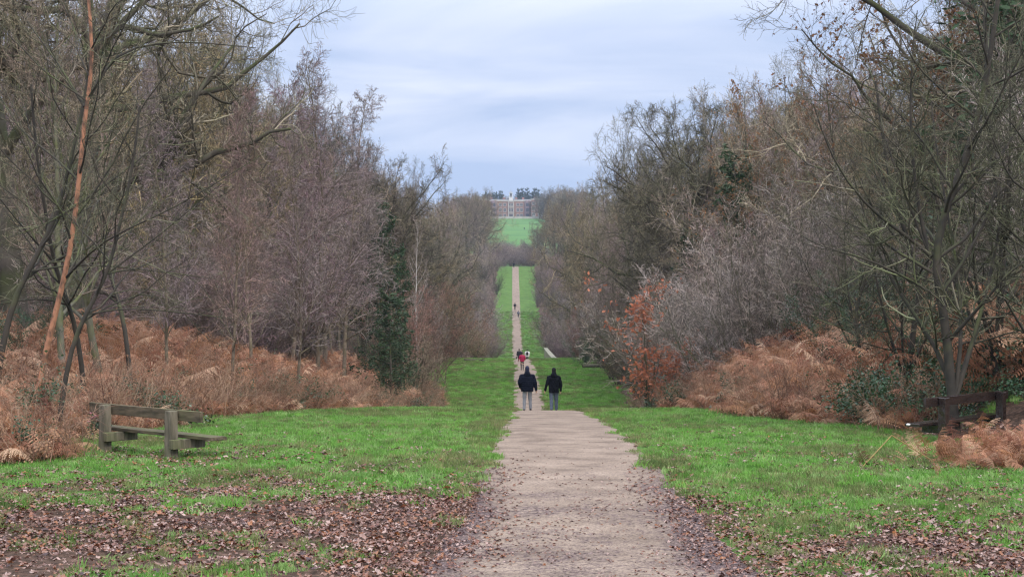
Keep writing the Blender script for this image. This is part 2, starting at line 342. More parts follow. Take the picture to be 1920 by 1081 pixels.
# ------------------------------------------------------------------ ground sheet
xs = np.concatenate([[-1450, -1000, -500, -250, -130, -90], np.linspace(-62, 62, 187), [90, 130, 250, 500, 1000, 1450]])
ys = np.concatenate([np.arange(-60, 8, 4), np.arange(8, 62, .4), np.arange(62, 172, 1.0), np.arange(172, 600, 4), np.arange(600, 1500, 15), [1600, 1800, 2200, 2600]])
GX, GY = np.meshgrid(xs, ys); GZ = ground(GX, GY)
mb = MB(); nx = len(xs); ii = np.arange(len(ys) * nx).reshape(len(ys), nx)
mb.add(np.stack([GX, GY, GZ], -1), np.stack([ii[:-1, :-1], ii[:-1, 1:], ii[1:, 1:], ii[1:, :-1]], -1).reshape(-1, 4))
gm = mb.mesh('ground')
def litter(x, D):      # 1 = woodland leaf litter and earth, 0 = turf
    out = np.where(x < 0, ledge(D) - x, x - redge(D)) + (fbm(x * .8, D * .4) - .5) * 2.2
    a = sstep(-.3, .8, out) * (D < 640)
    fg = sstep(27, 15, D + (fbm(x * .6 + 3, D * .5) - .5) * 12 + np.where(x > 1, 1.6, -1.6)) * np.where(x > 1, .8, 1.0)
    fg = fg * np.clip(.55 + 2.2 * (fbm(x * .9 + 50, D * .8, 4) - .32), .45, 1.15)
    fg = np.where(x < 1, np.maximum(fg, sstep(20.5, 16.5, D + (fbm(x * 1.2, D * 1.2) - .5) * 3) * .92), fg)
    return np.clip(np.maximum(a, fg), 0, 1)
lt = litter(GX, GY)
at = gm.attributes.new('litter', 'FLOAT', 'POINT'); at.data.foreach_set('value', lt.ravel().astype(np.float32))
fd = gm.attributes.new('far_field', 'FLOAT', 'POINT'); fd.data.foreach_set('value', sstep(760, 900, GY).ravel().astype(np.float32))
g_m = bpy.data.materials.new('ground'); g_m.use_nodes = True; t = g_m.node_tree; b = t.nodes['Principled BSDF']; b.inputs['Roughness'].default_value = .95; b.inputs['Specular IOR Level'].default_value = .15
def texn(t, scale, detail=5, src=None, rough=.55):
    n = t.nodes.new('ShaderNodeTexNoise'); n.inputs['Scale'].default_value = scale; n.inputs['Detail'].default_value = detail; n.inputs['Roughness'].default_value = rough
    if src is not None: LK(t, src, n.inputs['Vector'])
    return n.outputs['Fac']
def rampn(t, f, stops):
    n = t.nodes.new('ShaderNodeValToRGB')
    while len(n.color_ramp.elements) < len(stops): n.color_ramp.elements.new(.5)
    for e_, (p_, c_) in zip(n.color_ramp.elements, stops): e_.position = p_; e_.color = (*c_, 1)
    LK(t, f, n.inputs[0]); return n.outputs[0]
def mixc(t, f, a, bb):
    n = t.nodes.new('ShaderNodeMix'); n.data_type = 'RGBA'
    for s_, v in (('Factor', f), ('A', a), ('B', bb)):
        if isinstance(v, tuple): n.inputs[s_].default_value = (*v, 1)
        elif isinstance(v, (int, float)): n.inputs[s_].default_value = v
        else: LK(t, v, n.inputs[s_])
    return n.outputs['Result']
geo = t.nodes.new('ShaderNodeNewGeometry'); pos = geo.outputs['Position']
turf = rampn(t, texn(t, .55, 6, pos), [(.3, (0.055, 0.115, 0.022)), (.5, (0.08, 0.165, 0.03)), (.7, (0.115, 0.20, 0.045))])
mud = rampn(t, texn(t, 1.6, 6, pos), [(.52, (0, 0, 0)), (.70, (1, 1, 1))])
turf = mixc(t, M(t, 'MULTIPLY', mud, .45), turf, (0.17, 0.14, 0.06))
lit = rampn(t, texn(t, 9, 6, pos, .7), [(.3, (0.03, 0.02, 0.014)), (.48, (0.075, 0.048, 0.034)), (.6, (0.14, 0.085, 0.06)), (.75, (0.22, 0.145, 0.11))])
al = t.nodes.new('ShaderNodeAttribute'); al.attribute_name = 'litter'
mr = t.nodes.new('ShaderNodeMapRange'); mr.inputs[1].default_value = .35; mr.inputs[2].default_value = .65
LK(t, M(t, 'ADD', al.outputs['Fac'], M(t, 'SUBTRACT', M(t, 'MULTIPLY', texn(t, 2.5, 4, pos), .7), .35)), mr.inputs[0])
c1 = mixc(t, mr.outputs[0], turf, lit)
af = t.nodes.new('ShaderNodeAttribute'); af.attribute_name = 'far_field'
mp = t.nodes.new('ShaderNodeMapping'); mp.inputs['Scale'].default_value = (.012, .03, .0); LK(t, pos, mp.inputs[0])
field = rampn(t, texn(t, 1.0, 4, mp.outputs[0]), [(.3, (0.065, 0.165, 0.045)), (.55, (0.10, 0.215, 0.055)), (.75, (0.15, 0.27, 0.06))])
LK(t, mixc(t, af.outputs['Fac'], c1, field), b.inputs['Base Color'])
bp = t.nodes.new('ShaderNodeBump'); bp.inputs['Strength'].default_value = .6; bp.inputs['Distance'].default_value = .05; LK(t, texn(t, 14, 5, pos, .7), bp.inputs['Height']); LK(t, bp.outputs[0], b.inputs['Normal'])
tag(obj('ground', gm, None, g_m), 'grassy ride and leaf strewn woodland ground rolling to the far field', 'ground', kind='structure')
# ------------------------------------------------------------------ path
py_ = ys[(ys >= 8) & (ys < 568)]; u = np.linspace(-1, 1, 25)
e1 = (fbm(py_ * .35, py_ * 0 + 3.3, 3) - .5) * .45 + (fbm(py_ * 1.7, py_ * 0 + 9.3, 2) - .5) * .16
e2 = (fbm(py_ * .33, py_ * 0 + 33.3, 3) - .5) * .45 + (fbm(py_ * 1.7, py_ * 0 + 49.3, 2) - .5) * .16
_ea = np.clip(1 - (py_ - 26) / 40, .22, 1) * 1.0; e1 = e1 * _ea; e2 = e2 * _ea
pxl = pathc(py_) - pathw(py_) / 2 + e1; pxr = pathc(py_) + pathw(py_) / 2 + e2
PX = pxl[:, None] + (pxr - pxl)[:, None] * (u + 1)[None] / 2; PY = np.repeat(py_[:, None], 25, 1)
PZ = np.interp(PY, _dd, _zz) + .022 * (1 - .75 * np.abs(u[None]) ** 4)
PZ[:, 0] -= .03; PZ[:, -1] -= .03
mb = MB(); ii = np.arange(PX.size).reshape(PX.shape)
mb.add(np.stack([PX, PY, PZ], -1), np.stack([ii[:-1, :-1], ii[:-1, 1:], ii[1:, 1:], ii[1:, :-1]], -1).reshape(-1, 4))
pm = mb.mesh('path')
mudv = sstep(29, 17, PY) * (.34 + .55 * sstep(.5, 1, np.abs(u[None] + .05))) + .12 * sstep(.85, 1, np.abs(u))[None]
a2 = pm.attributes.new('mud', 'FLOAT', 'POINT'); a2.data.foreach_set('value', mudv.ravel().astype(np.float32))
p_m = bpy.data.materials.new('path'); p_m.use_nodes = True; t = p_m.node_tree; b = t.nodes['Principled BSDF']; b.inputs['Roughness'].default_value = .85; b.inputs['Specular IOR Level'].default_value = .2
pos = t.nodes.new('ShaderNodeNewGeometry').outputs['Position']
base = rampn(t, texn(t, 1.1, 6, pos, .65), [(.3, (0.165, 0.122, 0.092)), (.5, (0.285, 0.218, 0.166)), (.72, (0.385, 0.30, 0.232))])
grit = rampn(t, texn(t, 38, 3, pos, .7), [(.36, (0.28, 0.25, 0.25)), (.47, (.9, .9, .9)), (.7, (1.25, 1.22, 1.18))])
mm = t.nodes.new('ShaderNodeMix'); mm.data_type = 'RGBA'; mm.blend_type = 'MULTIPLY'; mm.inputs['Factor'].default_value = .85; LK(t, base, mm.inputs['A']); LK(t, grit, mm.inputs['B'])
am = t.nodes.new('ShaderNodeAttribute'); am.attribute_name = 'mud'
deb = M(t, 'ADD', am.outputs['Fac'], M(t, 'SUBTRACT', M(t, 'ADD', M(t, 'MULTIPLY', texn(t, 1.3, 3, pos), .9), M(t, 'MULTIPLY', texn(t, 13, 5, pos, .8), 1.9)), 1.36))
mr = t.nodes.new('ShaderNodeMapRange'); mr.inputs[1].default_value = .30; mr.inputs[2].default_value = .62; LK(t, deb, mr.inputs[0])
dcol = rampn(t, texn(t, 30, 3, pos, .7), [(.38, (0.022, 0.014, 0.014)), (.5, (0.085, 0.055, 0.052)), (.62, (0.26, 0.19, 0.175))])
LK(t, mixc(t, mr.outputs[0], mm.outputs['Result'], dcol), b.inputs['Base Color'])
bp = t.nodes.new('ShaderNodeBump'); bp.inputs['Strength'].default_value = .7; bp.inputs['Distance'].default_value = .02; LK(t, texn(t, 30, 4, pos, .7), bp.inputs['Height']); LK(t, bp.outputs[0], b.inputs['Normal'])
tag(obj('path', pm, None, p_m), 'beige gravel path running straight down the grassy ride', 'path', kind='structure')
# ------------------------------------------------------------------ scatter with geometry nodes (stuff only)
def templates(cname, meshes):
    c = bpy.data.collections.new(cname)
    for i, (me, m_) in enumerate(meshes):
        me.materials.clear()
        for q in (m_ if isinstance(m_, (list, tuple)) else [m_]): me.materials.append(q)
        o = bpy.data.objects.new('%s_%02d' % (cname, i), me); c.objects.link(o)
    return c
def scatter(name, coll, P, rot, scl, idx, label, cat):
    me = bpy.data.meshes.new(name); me.vertices.add(len(P)); me.vertices.foreach_set('co', np.asarray(P, np.float32).ravel())
    for nm, ty, d, key in (('rot', 'FLOAT_VECTOR', rot, 'vector'), ('scl', 'FLOAT', scl, 'value'), ('idx', 'INT', idx, 'value')):
        a = me.attributes.new(nm, ty, 'POINT'); a.data.foreach_set(key, np.asarray(d, np.int32 if ty == 'INT' else np.float32).ravel())
    o = obj(name, me); tag(o, label, cat, kind='stuff')
    g = bpy.data.node_groups.new(name + '_scatter', 'GeometryNodeTree')
    g.interface.new_socket('Geometry', in_out='INPUT', socket_type='NodeSocketGeometry'); g.interface.new_socket('Geometry', in_out='OUTPUT', socket_type='NodeSocketGeometry')
    gi = g.nodes.new('NodeGroupInput'); go = g.nodes.new('NodeGroupOutput'); ip = g.nodes.new('GeometryNodeInstanceOnPoints'); ci = g.nodes.new('GeometryNodeCollectionInfo')
    ci.inputs['Collection'].default_value = coll; ci.inputs['Separate Children'].default_value = True; ci.inputs['Reset Children'].default_value = True
    def na(nm, ty):
        n = g.nodes.new('GeometryNodeInputNamedAttribute'); n.data_type = ty; n.inputs['Name'].default_value = nm; return n.outputs['Attribute']
    er = g.nodes.new('FunctionNodeEulerToRotation'); g.links.new(na('rot', 'FLOAT_VECTOR'), er.inputs[0])
    g.links.new(gi.outputs[0], ip.inputs['Points']); g.links.new(ci.outputs[0], ip.inputs['Instance']); ip.inputs['Pick Instance'].default_value = True
    g.links.new(na('idx', 'INT'), ip.inputs['Instance Index']); g.links.new(er.outputs[0], ip.inputs['Rotation']); g.links.new(na('scl', 'FLOAT'), ip.inputs['Scale'])
    g.links.new(ip.outputs[0], go.inputs[0])
    md = o.modifiers.new('scatter', 'NODES'); md.node_group = g
    return o
rs = np.random.RandomState(11)
def cells(x0, x1, y0, y1, dens):
    n = int((x1 - x0) * (y1 - y0) * dens); return x0 + (x1 - x0) * rs.rand(n), y0 + (y1 - y0) * rs.rand(n)
# grass
def tuft(seed, nb, rad, h):
    r_ = np.random.RandomState(seed); a = r_.rand(nb) * 6.28; q = rad * np.sqrt(r_.rand(nb)); c = np.stack([np.cos(a) * q, np.sin(a) * q, np.zeros(nb)], 1)
    hh = h * (.5 + .8 * r_.rand(nb)); ln = r_.normal(0, .35, (nb, 2)); w = .0045
    f = r_.rand(nb) * 6.28; s = np.stack([np.cos(f), np.sin(f), 0 * f], 1) * w
    mid = c + np.stack([ln[:, 0] * .35, ln[:, 1] * .35, np.ones(nb) * .6], 1) * hh[:, None]; tip = c + np.stack([ln[:, 0], ln[:, 1], np.ones(nb) * .95], 1) * hh[:, None]
    V = np.stack([c - s, c + s, mid + s * .8, mid - s * .8, tip], 1).reshape(-1, 3)
    i = np.arange(nb)[:, None] * 5; m_ = MB(); m_.add(V, i + np.array([[0, 1, 2, 3]]))
    m_.v.append(V[:0]); m_.f.append(i + np.array([[3, 2, 4]])); m_.fm.append(np.zeros(nb, np.int32))
    return m_.mesh('tuft', False)
MT['grass'] = mat('grass', None, .6, ramp=[(0.075, 0.19, 0.03), (0.145, 0.34, 0.055), (0.205, 0.43, 0.075), (0.125, 0.29, 0.055), (0.34, 0.48, 0.17), (0.21, 0.32, 0.09)], trans=.35, val=.3, hue=.02, spec=.25)
MT['grass_dull'] = mat('grass_dull', None, .65, ramp=[(0.10, 0.15, 0.045), (0.17, 0.22, 0.07), (0.30, 0.30, 0.13), (0.13, 0.20, 0.06), (0.24, 0.22, 0.11)], trans=.35, val=.3, spec=.2)
gc = templates('grass_tuft', [(tuft(s, 46, .13, .055 + .012 * (s % 3)), MT['grass'] if s < 5 else MT['grass_dull']) for s in range(8)])
X1, Y1 = cells(-9.5, 10.5, 12, 40, 62); X2, Y2 = cells(-9.5, 9.5, 40, 66, 34); X3, Y3 = cells(-9, 10, 96, 172, 13); X4, Y4 = cells(-8, 9, 290, 420, 2.5)
gx = np.concatenate([X1, X2, X3, X4]); gy = np.concatenate([Y1, Y2, Y3, Y4])
sz = np.concatenate([np.full(len(X1), 1.), np.full(len(X2), 1.2), np.full(len(X3), 1.7), np.full(len(X4), 2.6)]) * (.6 + .8 * rs.rand(len(gx)))
offp = np.abs(gx - pathc(gy)) - pathw(gy) / 2
pe = np.abs(gx - pathc(gy)) - pathw(gy) / 2 + (fbm(gx * 1.1, gy * 1.1) - .5) * .9 + .10 - .35 * sstep(24, 14, gy)
L_ = litter(gx, gy)
patch = fbm(gx * 1.3 + 60, gy * 1.3)
keep = (pe > 0) & (L_ < .32 + rs.rand(len(gx)) * .62 + (patch - .5) * 1.6) & ~((patch < .36) & (gy < 66) & (rs.rand(len(gx)) < .55))
gx, gy, sz = gx[keep], gy[keep], sz[keep] * (.75 + .5 * fbm(gx[keep] * .7, gy[keep] * .7))
n = len(gx)
scatter('grass', gc, np.stack([gx, gy, ground(gx, gy) - .005], 1), np.stack([rs.normal(0, .1, n), rs.normal(0, .1, n), rs.rand(n) * 6.28], 1), sz, np.where(rs.rand(n) < np.clip((fbm(gx * .55 + 5, gy * .4 + 9, 4) - .42) * 3.2, .06, .8) + .3 * (offp[keep] < .5), rs.randint(5, 8, n), rs.randint(0, 5, n)), 'bright green winter turf on both sides of the path', 'grass')
# fallen leaves
def leafmesh(seed, kind):
    r_ = np.random.RandomState(seed)
    if kind == 'lobed':
        a = np.linspace(0, 2 * np.pi, 21)[:-1]; rad = .055 * (.62 + .38 * np.cos(a * 5) * (1 - .3 * r_.rand(20)))
    else:
        a = np.linspace(0, 2 * np.pi, 13)[:-1]; rad = .055 * np.where(np.arange(12) % 6 == 0, 1.05, .62) * (.85 + .3 * r_.rand(12))
    k = len(a); x = np.cos(a) * rad; y = np.sin(a) * rad * .85
    ph = r_.rand() * 6.28; z = .007 * np.sin(a * 2 + ph) * (1 + r_.rand()) + .003 * r_.normal(0, 1, k) + .012
    V = np.concatenate([[[0, 0, .004]], np.stack([x, y, z], 1)]); m_ = MB()
    m_.add(V, np.array([[0, 1 + i, 1 + (i + 1) % k] for i in range(k)])); return m_.mesh('leaf', False)
MT['leaf_fallen'] = mat('leaf_fallen', None, .38, ramp=[(0.045, 0.018, 0.016), (0.10, 0.04, 0.032), (0.22, 0.085, 0.045), (0.13, 0.065, 0.045), (0.30, 0.18, 0.14), (0.42, 0.30, 0.26), (0.17, 0.06, 0.035), (0.29, 0.115, 0.04), (0.08, 0.04, 0.034), (0.27, 0.15, 0.10)], spec=.5, val=.2)
lc = templates('fallen_leaf', [(leafmesh(s, 'lobed' if s % 2 else 'oval'), MT['leaf_fallen']) for s in range(8)])
X1, Y1 = cells(-9.5, 9.5, 11.5, 45, 330)
fl = litter(X1, Y1); pt = fbm(X1 * .9 + 8, Y1 * .9, 4); edge = np.exp(-((np.abs(X1 - pathc(Y1)) - pathw(Y1) / 2 - .05) / .35) ** 2)
rho = .016 + .95 * np.clip(fl * 1.2, 0, 1) ** .8 * np.clip((pt - .22) * 3, .25, 1) + .35 * edge * sstep(28, 17, Y1) + .16 * np.clip((pt - .5) * 6, 0, 1) * sstep(38, 24, Y1)
onp = np.abs(X1 - pathc(Y1)) < pathw(Y1) / 2 - .15
ew = np.clip(1 - (pathw(Y1) / 2 - np.abs(X1 - pathc(Y1))) / .75, 0, 1)
rho = np.where(onp, .015 * sstep(34, 20, Y1) + (.9 * ew + .3 * np.clip((fbm(X1 * .9 + 30, Y1 * .5) - .45) * 5, 0, 1)) * sstep(27, 15.5, Y1) + .05 * sstep(24, 15, Y1), rho)
wear = np.exp(-((X1 + 6.0) / 1.5) ** 2 - ((Y1 - 26.6) / 1.3) ** 2); rho = rho + .4 * wear
deep = np.where(X1 < 0, ledge(Y1) - X1, X1 - redge(Y1)); rho = np.where(deep > .5, .35, rho)
kp = rs.rand(len(X1)) < rho; lx, ly = X1[kp], Y1[kp]; n = len(lx)
scatter('fallen_leaves', lc, np.stack([lx, ly, ground(lx, ly) + .012 + .03 * rs.rand(n) * (np.abs(lx - pathc(ly)) > 1.5) + .012], 1), np.stack([rs.normal(0, .2, n), rs.normal(0, .2, n), rs.rand(n) * 6.28], 1), np.where(np.abs(lx - pathc(ly)) < pathw(ly) / 2, np.where(np.abs(lx - pathc(ly)) > pathw(ly) / 2 - .75, .32 + .42 * rs.rand(n), .22 + .28 * rs.rand(n)), .36 + .75 * rs.rand(n) ** 2), rs.randint(0, 8, n), 'carpet of wet brown fallen leaves across the near turf', 'fallen leaves')
# bracken
def frond(seed, Lf, arch, blade=.6):
    r_ = np.random.RandomState(seed); m_ = MB(); n_ = 20
    tt = np.linspace(0, 1, n_); lean = .15 + .25 * r_.rand()
    ang = lean + arch * tt ** 1.6
    seg = Lf / n_; p = np.zeros((n_, 3))
    for i in range(1, n_): p[i] = p[i - 1] + seg * np.array([math.sin(ang[i]), r_.normal(0, .05), math.cos(ang[i])])
    tubes(m_, p[None], (.006 * (1 - .8 * tt))[None], 3)
    s0 = 1 - blade; np_ = 17
    for j in range(np_):
        t_ = s0 + (1 - s0) * j / np_; f = t_ * (n_ - 1); i = min(int(f), n_ - 2); c = p[i] + (p[i + 1] - p[i]) * (f - i); T = nrm(p[i + 1] - p[i])
        ln = Lf * .30 * (1 - (j / np_)) ** .8 * (.8 + .4 * r_.rand()) + .02
        for sg in (-1, 1):
            if r_.rand() < .08: continue
            dr = nrm(np.array([0, sg, 0]) + T * .45 + np.array([0, 0, -.25 - .5 * r_.rand()]) + r_.normal(0, .14, 3))
            k = 7; w = ln * .17; q = np.linspace(0, 1, k + 1)
            ax = c + dr * (q[:, None] * ln) + np.array([0, 0, -.28 * ln]) * (q[:, None] ** 2) + np.array([r_.normal(0, .12), 0, 0]) * ln * q[:, None] ** 2
            pe_ = nrm(T + r_.normal(0, .35, 3))
            # comb of small leaflets on either side of the pinna
            V = []; Fc = []
            for a_ in range(k):
                ww = w * (1 - a_ / k) ** .7 + .006
                for s2 in (-1, 1):
                    b0 = ax[a_]; b1 = ax[a_] + (ax[a_ + 1] - ax[a_]) * .62; tp = (b0 + b1) / 2 + pe_ * s2 * ww + dr * ww * .3 + np.array([0, 0, -ww * .3 * r_.rand()])
                    o_ = len(V); V += [b0, b1, tp]; Fc.append([o_, o_ + 1, o_ + 2])
            m_.add(np.array(V), np.array(Fc))
    return m_.mesh('frond', False)
MT['bracken'] = mat('bracken', None, .75, ramp=[(0.13, 0.055, 0.035), (0.46, 0.235, 0.14), (0.62, 0.36, 0.225), (0.27, 0.12, 0.068), (0.72, 0.49, 0.34), (0.46, 0.205, 0.105), (0.15, 0.07, 0.045)], trans=.3, val=.35, hue=.02, spec=.2)
bc = templates('bracken_frond', [(frond(s, 1.35, [1.2, 1.7, 2.1, 1.45, 2.4, .9][s % 6], .68), MT['bracken']) for s in range(9)])
def stems_mesh(seed):
    r_ = np.random.RandomState(seed); n_ = 9; m_ = MB(); d = r_.normal(0, .35, (n_, 3)); d[:, 2] = 1
    P_, R_ = grow(r_, r_.normal(0, .2, (n_, 3)) * [1, 1, 0], d, .5 + .8 * r_.rand(n_), .006, 5, .12, -.04, .4); tubes(m_, P_, R_, 3)
    p, d2, L, r2, _ = spawn(r_, P_, R_, 5, .3, 1, 45, 12, .3, .3, .6); P2, R2 = grow(r_, p, d2, L, np.maximum(r2, .003), 3, .2, -.05, .5); tubes(m_, P2, R2, 3)
    return m_.mesh('stems')
MT['stem_dead'] = mat('stem_dead', None, .8, ramp=[(0.10, 0.05, 0.035), (0.28, 0.16, 0.10), (0.45, 0.30, 0.2), (0.14, 0.08, 0.06)])
def bracken_pts(side, y0, y1, dens, depth=8.0, hi=1.0):
    n = int((y1 - y0) * (depth + 1) * dens); y = y0 + (y1 - y0) * rs.rand(n); w = rs.rand(n) ** 1.25 * depth
    x = (ledge(y) + .3 - w) if side < 0 else (redge(y) - .3 + w)
    x = x + (fbm(y * .5 + 20 * side, y * 0, 3) - .5) * 2.2
    k = fbm(x * .45 + 11, y * .3) + .25 * (w < 2.5) > .40
    return x[k], y[k], (.45 + .55 * sstep(0, 2.2, w[k])) * hi
bx, by, bs = [np.concatenate(q) for q in zip(bracken_pts(-1, 24.5, 60, 17, 9, 1.05), bracken_pts(-1, 60, 114, 12, 8, 1.1), bracken_pts(1, 33, 66, 19, 9, 1.3), bracken_pts(1, 66, 88, 10, 6))]
n = len(bx)
def bracken(name, x, y, s, label):
    n = len(x); scatter(name, bc, np.stack([x, y, ground(x, y) - .05 + 0 * x], 1), np.stack([rs.normal(0, .22, n), rs.normal(0, .22, n), rs.rand(n) * 6.28], 1), s * (.8 + .75 * rs.rand(n)), rs.randint(0, 9, n), label, 'bracken')
kk = ~((960 + F * bx / by > 1610) & (by < 43) & (rs.rand(len(bx)) < .72)) & ~((bx > 5) & (bx < 10.6) & (by < 31.8 + .3 * (bx - 8))); bx, by, bs = bx[kk], by[kk], bs[kk]
n = len(bx); l_ = bx < 0
bracken('bracken', bx[l_], by[l_], bs[l_], 'rusty dead bracken covering the bank behind the mossy bench')
bracken('bracken', bx[~l_], by[~l_], bs[~l_], 'orange brown dead bracken mounded on the bank beyond the dark bench')
# collapsed bracken heap before the dark bench and at the near left edge
m1 = 820; hx = 8.25 + rs.normal(0, .8, m1); hy = 24.7 + rs.normal(0, .6, m1); hh = np.exp(-((hx - 8.0) / 1.0) ** 2 - ((hy - 25.6) / 1.0) ** 2) * .3
k = (hx < 10.5) & (hy < 26.3); hx, hy, hh = hx[k], hy[k], hh[k]; n = len(hx)
scatter('bracken', bc, np.stack([hx, hy, ground(hx, hy) + hh * rs.rand(n)], 1), np.stack([rs.normal(0, .9, n), rs.normal(0, .9, n), rs.rand(n) * 6.28], 1), .28 + .33 * rs.rand(n), rs.randint(0, 9, n), 'collapsed heap of dead bracken in front of the dark bench', 'bracken')
m1 = 700; hx = -8.6 + rs.normal(0, .7, m1); hy = 25.5 + rs.normal(0, 2.2, m1); k = (hx < -7.9) & (hx > -10.5) & (hy > 24.8) & ((hy < 25.6) | (hy > 28.4)); hx, hy = hx[k], hy[k]; n = len(hx)
scatter('bracken', bc, np.stack([hx, hy, ground(hx, hy)], 1), np.stack([rs.normal(0, .4, n), rs.normal(0, .4, n), rs.rand(n) * 6.28], 1), .5 + .6 * rs.rand(n), rs.randint(0, 9, n), 'thin brown bracken left of the mossy bench', 'bracken')
stc = templates('dead_stem', [(stems_mesh(s), MT['stem_dead']) for s in range(4)])
q = rs.rand(len(bx)) < .28; sx, sy = bx[q], by[q]; n = len(sx)
scatter('dead_undergrowth_stems', stc, np.stack([sx, sy, ground(sx, sy)], 1), np.stack([rs.normal(0, .3, n), rs.normal(0, .3, n), rs.rand(n) * 6.28], 1), .7 + .7 * rs.rand(n), rs.randint(0, 4, n), 'dry upright stems poking through the bracken', 'undergrowth')
# bramble leaves
def bramble(seed):
    r_ = np.random.RandomState(seed); m_ = MB(); n_ = 7; d = r_.normal(0, .7, (n_, 3)); d[:, 2] = .9
    P_, R_ = grow(r_, np.zeros((n_, 3)), d, .9, .004, 8, .1, -.16, .5); tubes(m_, P_, R_, 3, 1)
    leafquads(m_, r_, P_[:, 1:].reshape(-1, 3), .026, 0, 7, .7, .07, True); return m_.mesh('bramble', False)
brc = templates('bramble_bush', [(bramble(s), [MT['leaf_holly'], MT['stem_dead']]) for s in range(4)])
bq = ~((np.abs(bx - 8.2) < 2.2) & (by < 33.5)) & (rs.rand(len(bx)) < np.where(fbm(bx * .5 + 70, by * .5) > .6, .07, .008)); ax_, ay_ = bx[bq], by[bq]
e_x = np.concatenate([ax_, 11.0 + rs.normal(0, 1.6, 170), -11.0 + rs.normal(0, .5, 8)]); e_y = np.concatenate([ay_, 35.5 + rs.normal(0, 1.8, 170), 30 + rs.normal(0, 1.0, 8)])
k = (e_x < redge(e_y) + 9) & ((e_x > redge(e_y) - .8) | (e_x < 0)); e_x, e_y = e_x[k], e_y[k]; n = len(e_x)
scatter('undergrowth', brc, np.stack([e_x, e_y, ground(e_x, e_y) + .1 + .5 * rs.rand(n)], 1), np.stack([rs.normal(0, .2, n), rs.normal(0, .2, n), rs.rand(n) * 6.28], 1), .7 + .7 * rs.rand(n), rs.randint(0, 4, n), 'green bramble leaves tangled among the bracken', 'bramble')
# ------------------------------------------------------------------ trees
random.seed(5)
T = {}
T['oak_near'] = [tree_mesh('oak_near', 1, 20, 'oak', 'bark_oak', 'twig_oak', 1.25, twr=.9), tree_mesh('oak_near', 2, 20, 'oak', 'bark_oak', 'twig_oak', 1.2, twr=.9, ivy=500)]
T['oak_mid'] = [tree_mesh('oak_mid', 13, 20, 'oak', 'bark_oak', 'twig_oak', 1.25, twr=1.7), tree_mesh('oak_mid', 4, 20, 'oak', 'bark_oak', 'twig_olive', 1.25, twr=1.7)]
T['oak_leafy'] = [tree_mesh('oak_leafy', 25, 20, 'oak', 'bark_oak', 'twig_oak', 1.0, twr=1.4, leaf='leaf_orange', leafn=.32), tree_mesh('oak_leafy', 6, 20, 'upright', 'bark_oak', 'twig_oak', 1.05, twr=1.5, leaf='leaf_orange', leafn=.24)]
T['birch'] = [tree_mesh('birch', 7, 18, 'birch', 'bark_birch', 'twig_purple', 1.2, twr=1.5), tree_mesh('birch', 8, 18, 'birch', 'bark_birch', 'twig_mauve', 1.2, twr=1.5), tree_mesh('birch', 9, 18, 'birch', 'bark_birch', 'twig_purple', 1.1, twr=1.7)]
T['birch_white'] = [tree_mesh('birch_white', 10, 18, 'birch', 'bark_white', 'twig_mauve', .75, twr=1.6)]
T['upright'] = [tree_mesh('upright', 11, 17, 'upright', 'bark_ash', 'twig_olive', 1.15, twr=1.5), tree_mesh('upright', 12, 17, 'upright', 'bark_birch', 'twig_mauve', 1.1, twr=1.5), tree_mesh('upright', 14, 17, 'upright', 'bark_ash', 'twig_purple', 1.0, twr=1.4)]
T['hazel'] = [tree_mesh('hazel', s, 7, 'thicket', 'bark_ash', 'twig_grey', 1.1, twr=2.3) for s in (15, 16, 17)]
T['purple'] = [tree_mesh('purple', 18, 7, 'thicket', 'bark_birch', 'twig_purple', 1.2, twr=1.9), tree_mesh('purple', 19, 7, 'thicket', 'bark_birch', 'twig_mauve', 1.2, twr=1.9)]
T['olive'] = [tree_mesh('olive', 20, 7, 'thicket', 'bark_green', 'twig_olive', 1.2, twr=1.9), tree_mesh('olive', 21, 7, 'thicket', 'bark_green', 'twig_green', 1.1, twr=1.6)]
T['red'] = [tree_mesh('red', 22, 6, 'thicket', 'bark_birch', 'twig_red', 1.1, twr=2.0)]
T['copper'] = [tree_mesh('copper', 23, 6, 'thicket', 'bark_ash', 'twig_red', .8, twr=1.2, leaf='leaf_copper', leafn=.8)]
T['yew'] = [tree_mesh('yew', 24, 12, 'fir', 'bark_oak', 'twig_green', 1.0, leaf='leaf_yew', leafn=2), tree_mesh('yew', 35, 12, 'fir', 'bark_oak', 'twig_green', 1.0, leaf='leaf_yew', leafn=2)]
T['holly'] = [tree_mesh('holly', 26, 5, 'thicket', 'bark_green', 'twig_green', .8, leaf='leaf_holly', leafn=1)]
T['pine'] = [tree_mesh('pine', 27, 12, 'fir', 'bark_oak', 'twig_green', .9, leaf='leaf_pine', leafn=4)]
def pick(k): return random.choice(T[k])
# --- single trees that stand out in the photograph
def pl(px, py, D, bx_, D0, z0): return ((px - 960) / F * D - bx_, D - D0, (540.5 - py) / F * D - z0)
D0 = 30.; bx0 = X(52, D0); z0 = g1(bx0, D0)
tp = [(0, 0, 0)] + [pl(a, b_, D0, bx0, D0, z0) for a, b_ in ((88, 640), (124, 520), (147, 380), (158, 200), (178, 130), (166, 0), (150, -220))]
lm = [([tp[4], pl(215, 95, 30.3, bx0, D0, z0), pl(330, 75, 31, bx0, D0, z0), pl(480, 90, 31.5, bx0, D0, z0)], .035), ([tp[2], pl(190, 450, 29, bx0, D0, z0), pl(330, 390, 28.6, bx0, D0, z0), pl(500, 285, 28.4, bx0, D0, z0)], .026), ([tp[3], pl(90, 420, 29.6, bx0, D0, z0), pl(0, 450, 29, bx0, D0, z0)], .022), ([tp[4], pl(110, 120, 30.5, bx0, D0, z0), pl(50, 40, 31, bx0, D0, z0)], .03)]
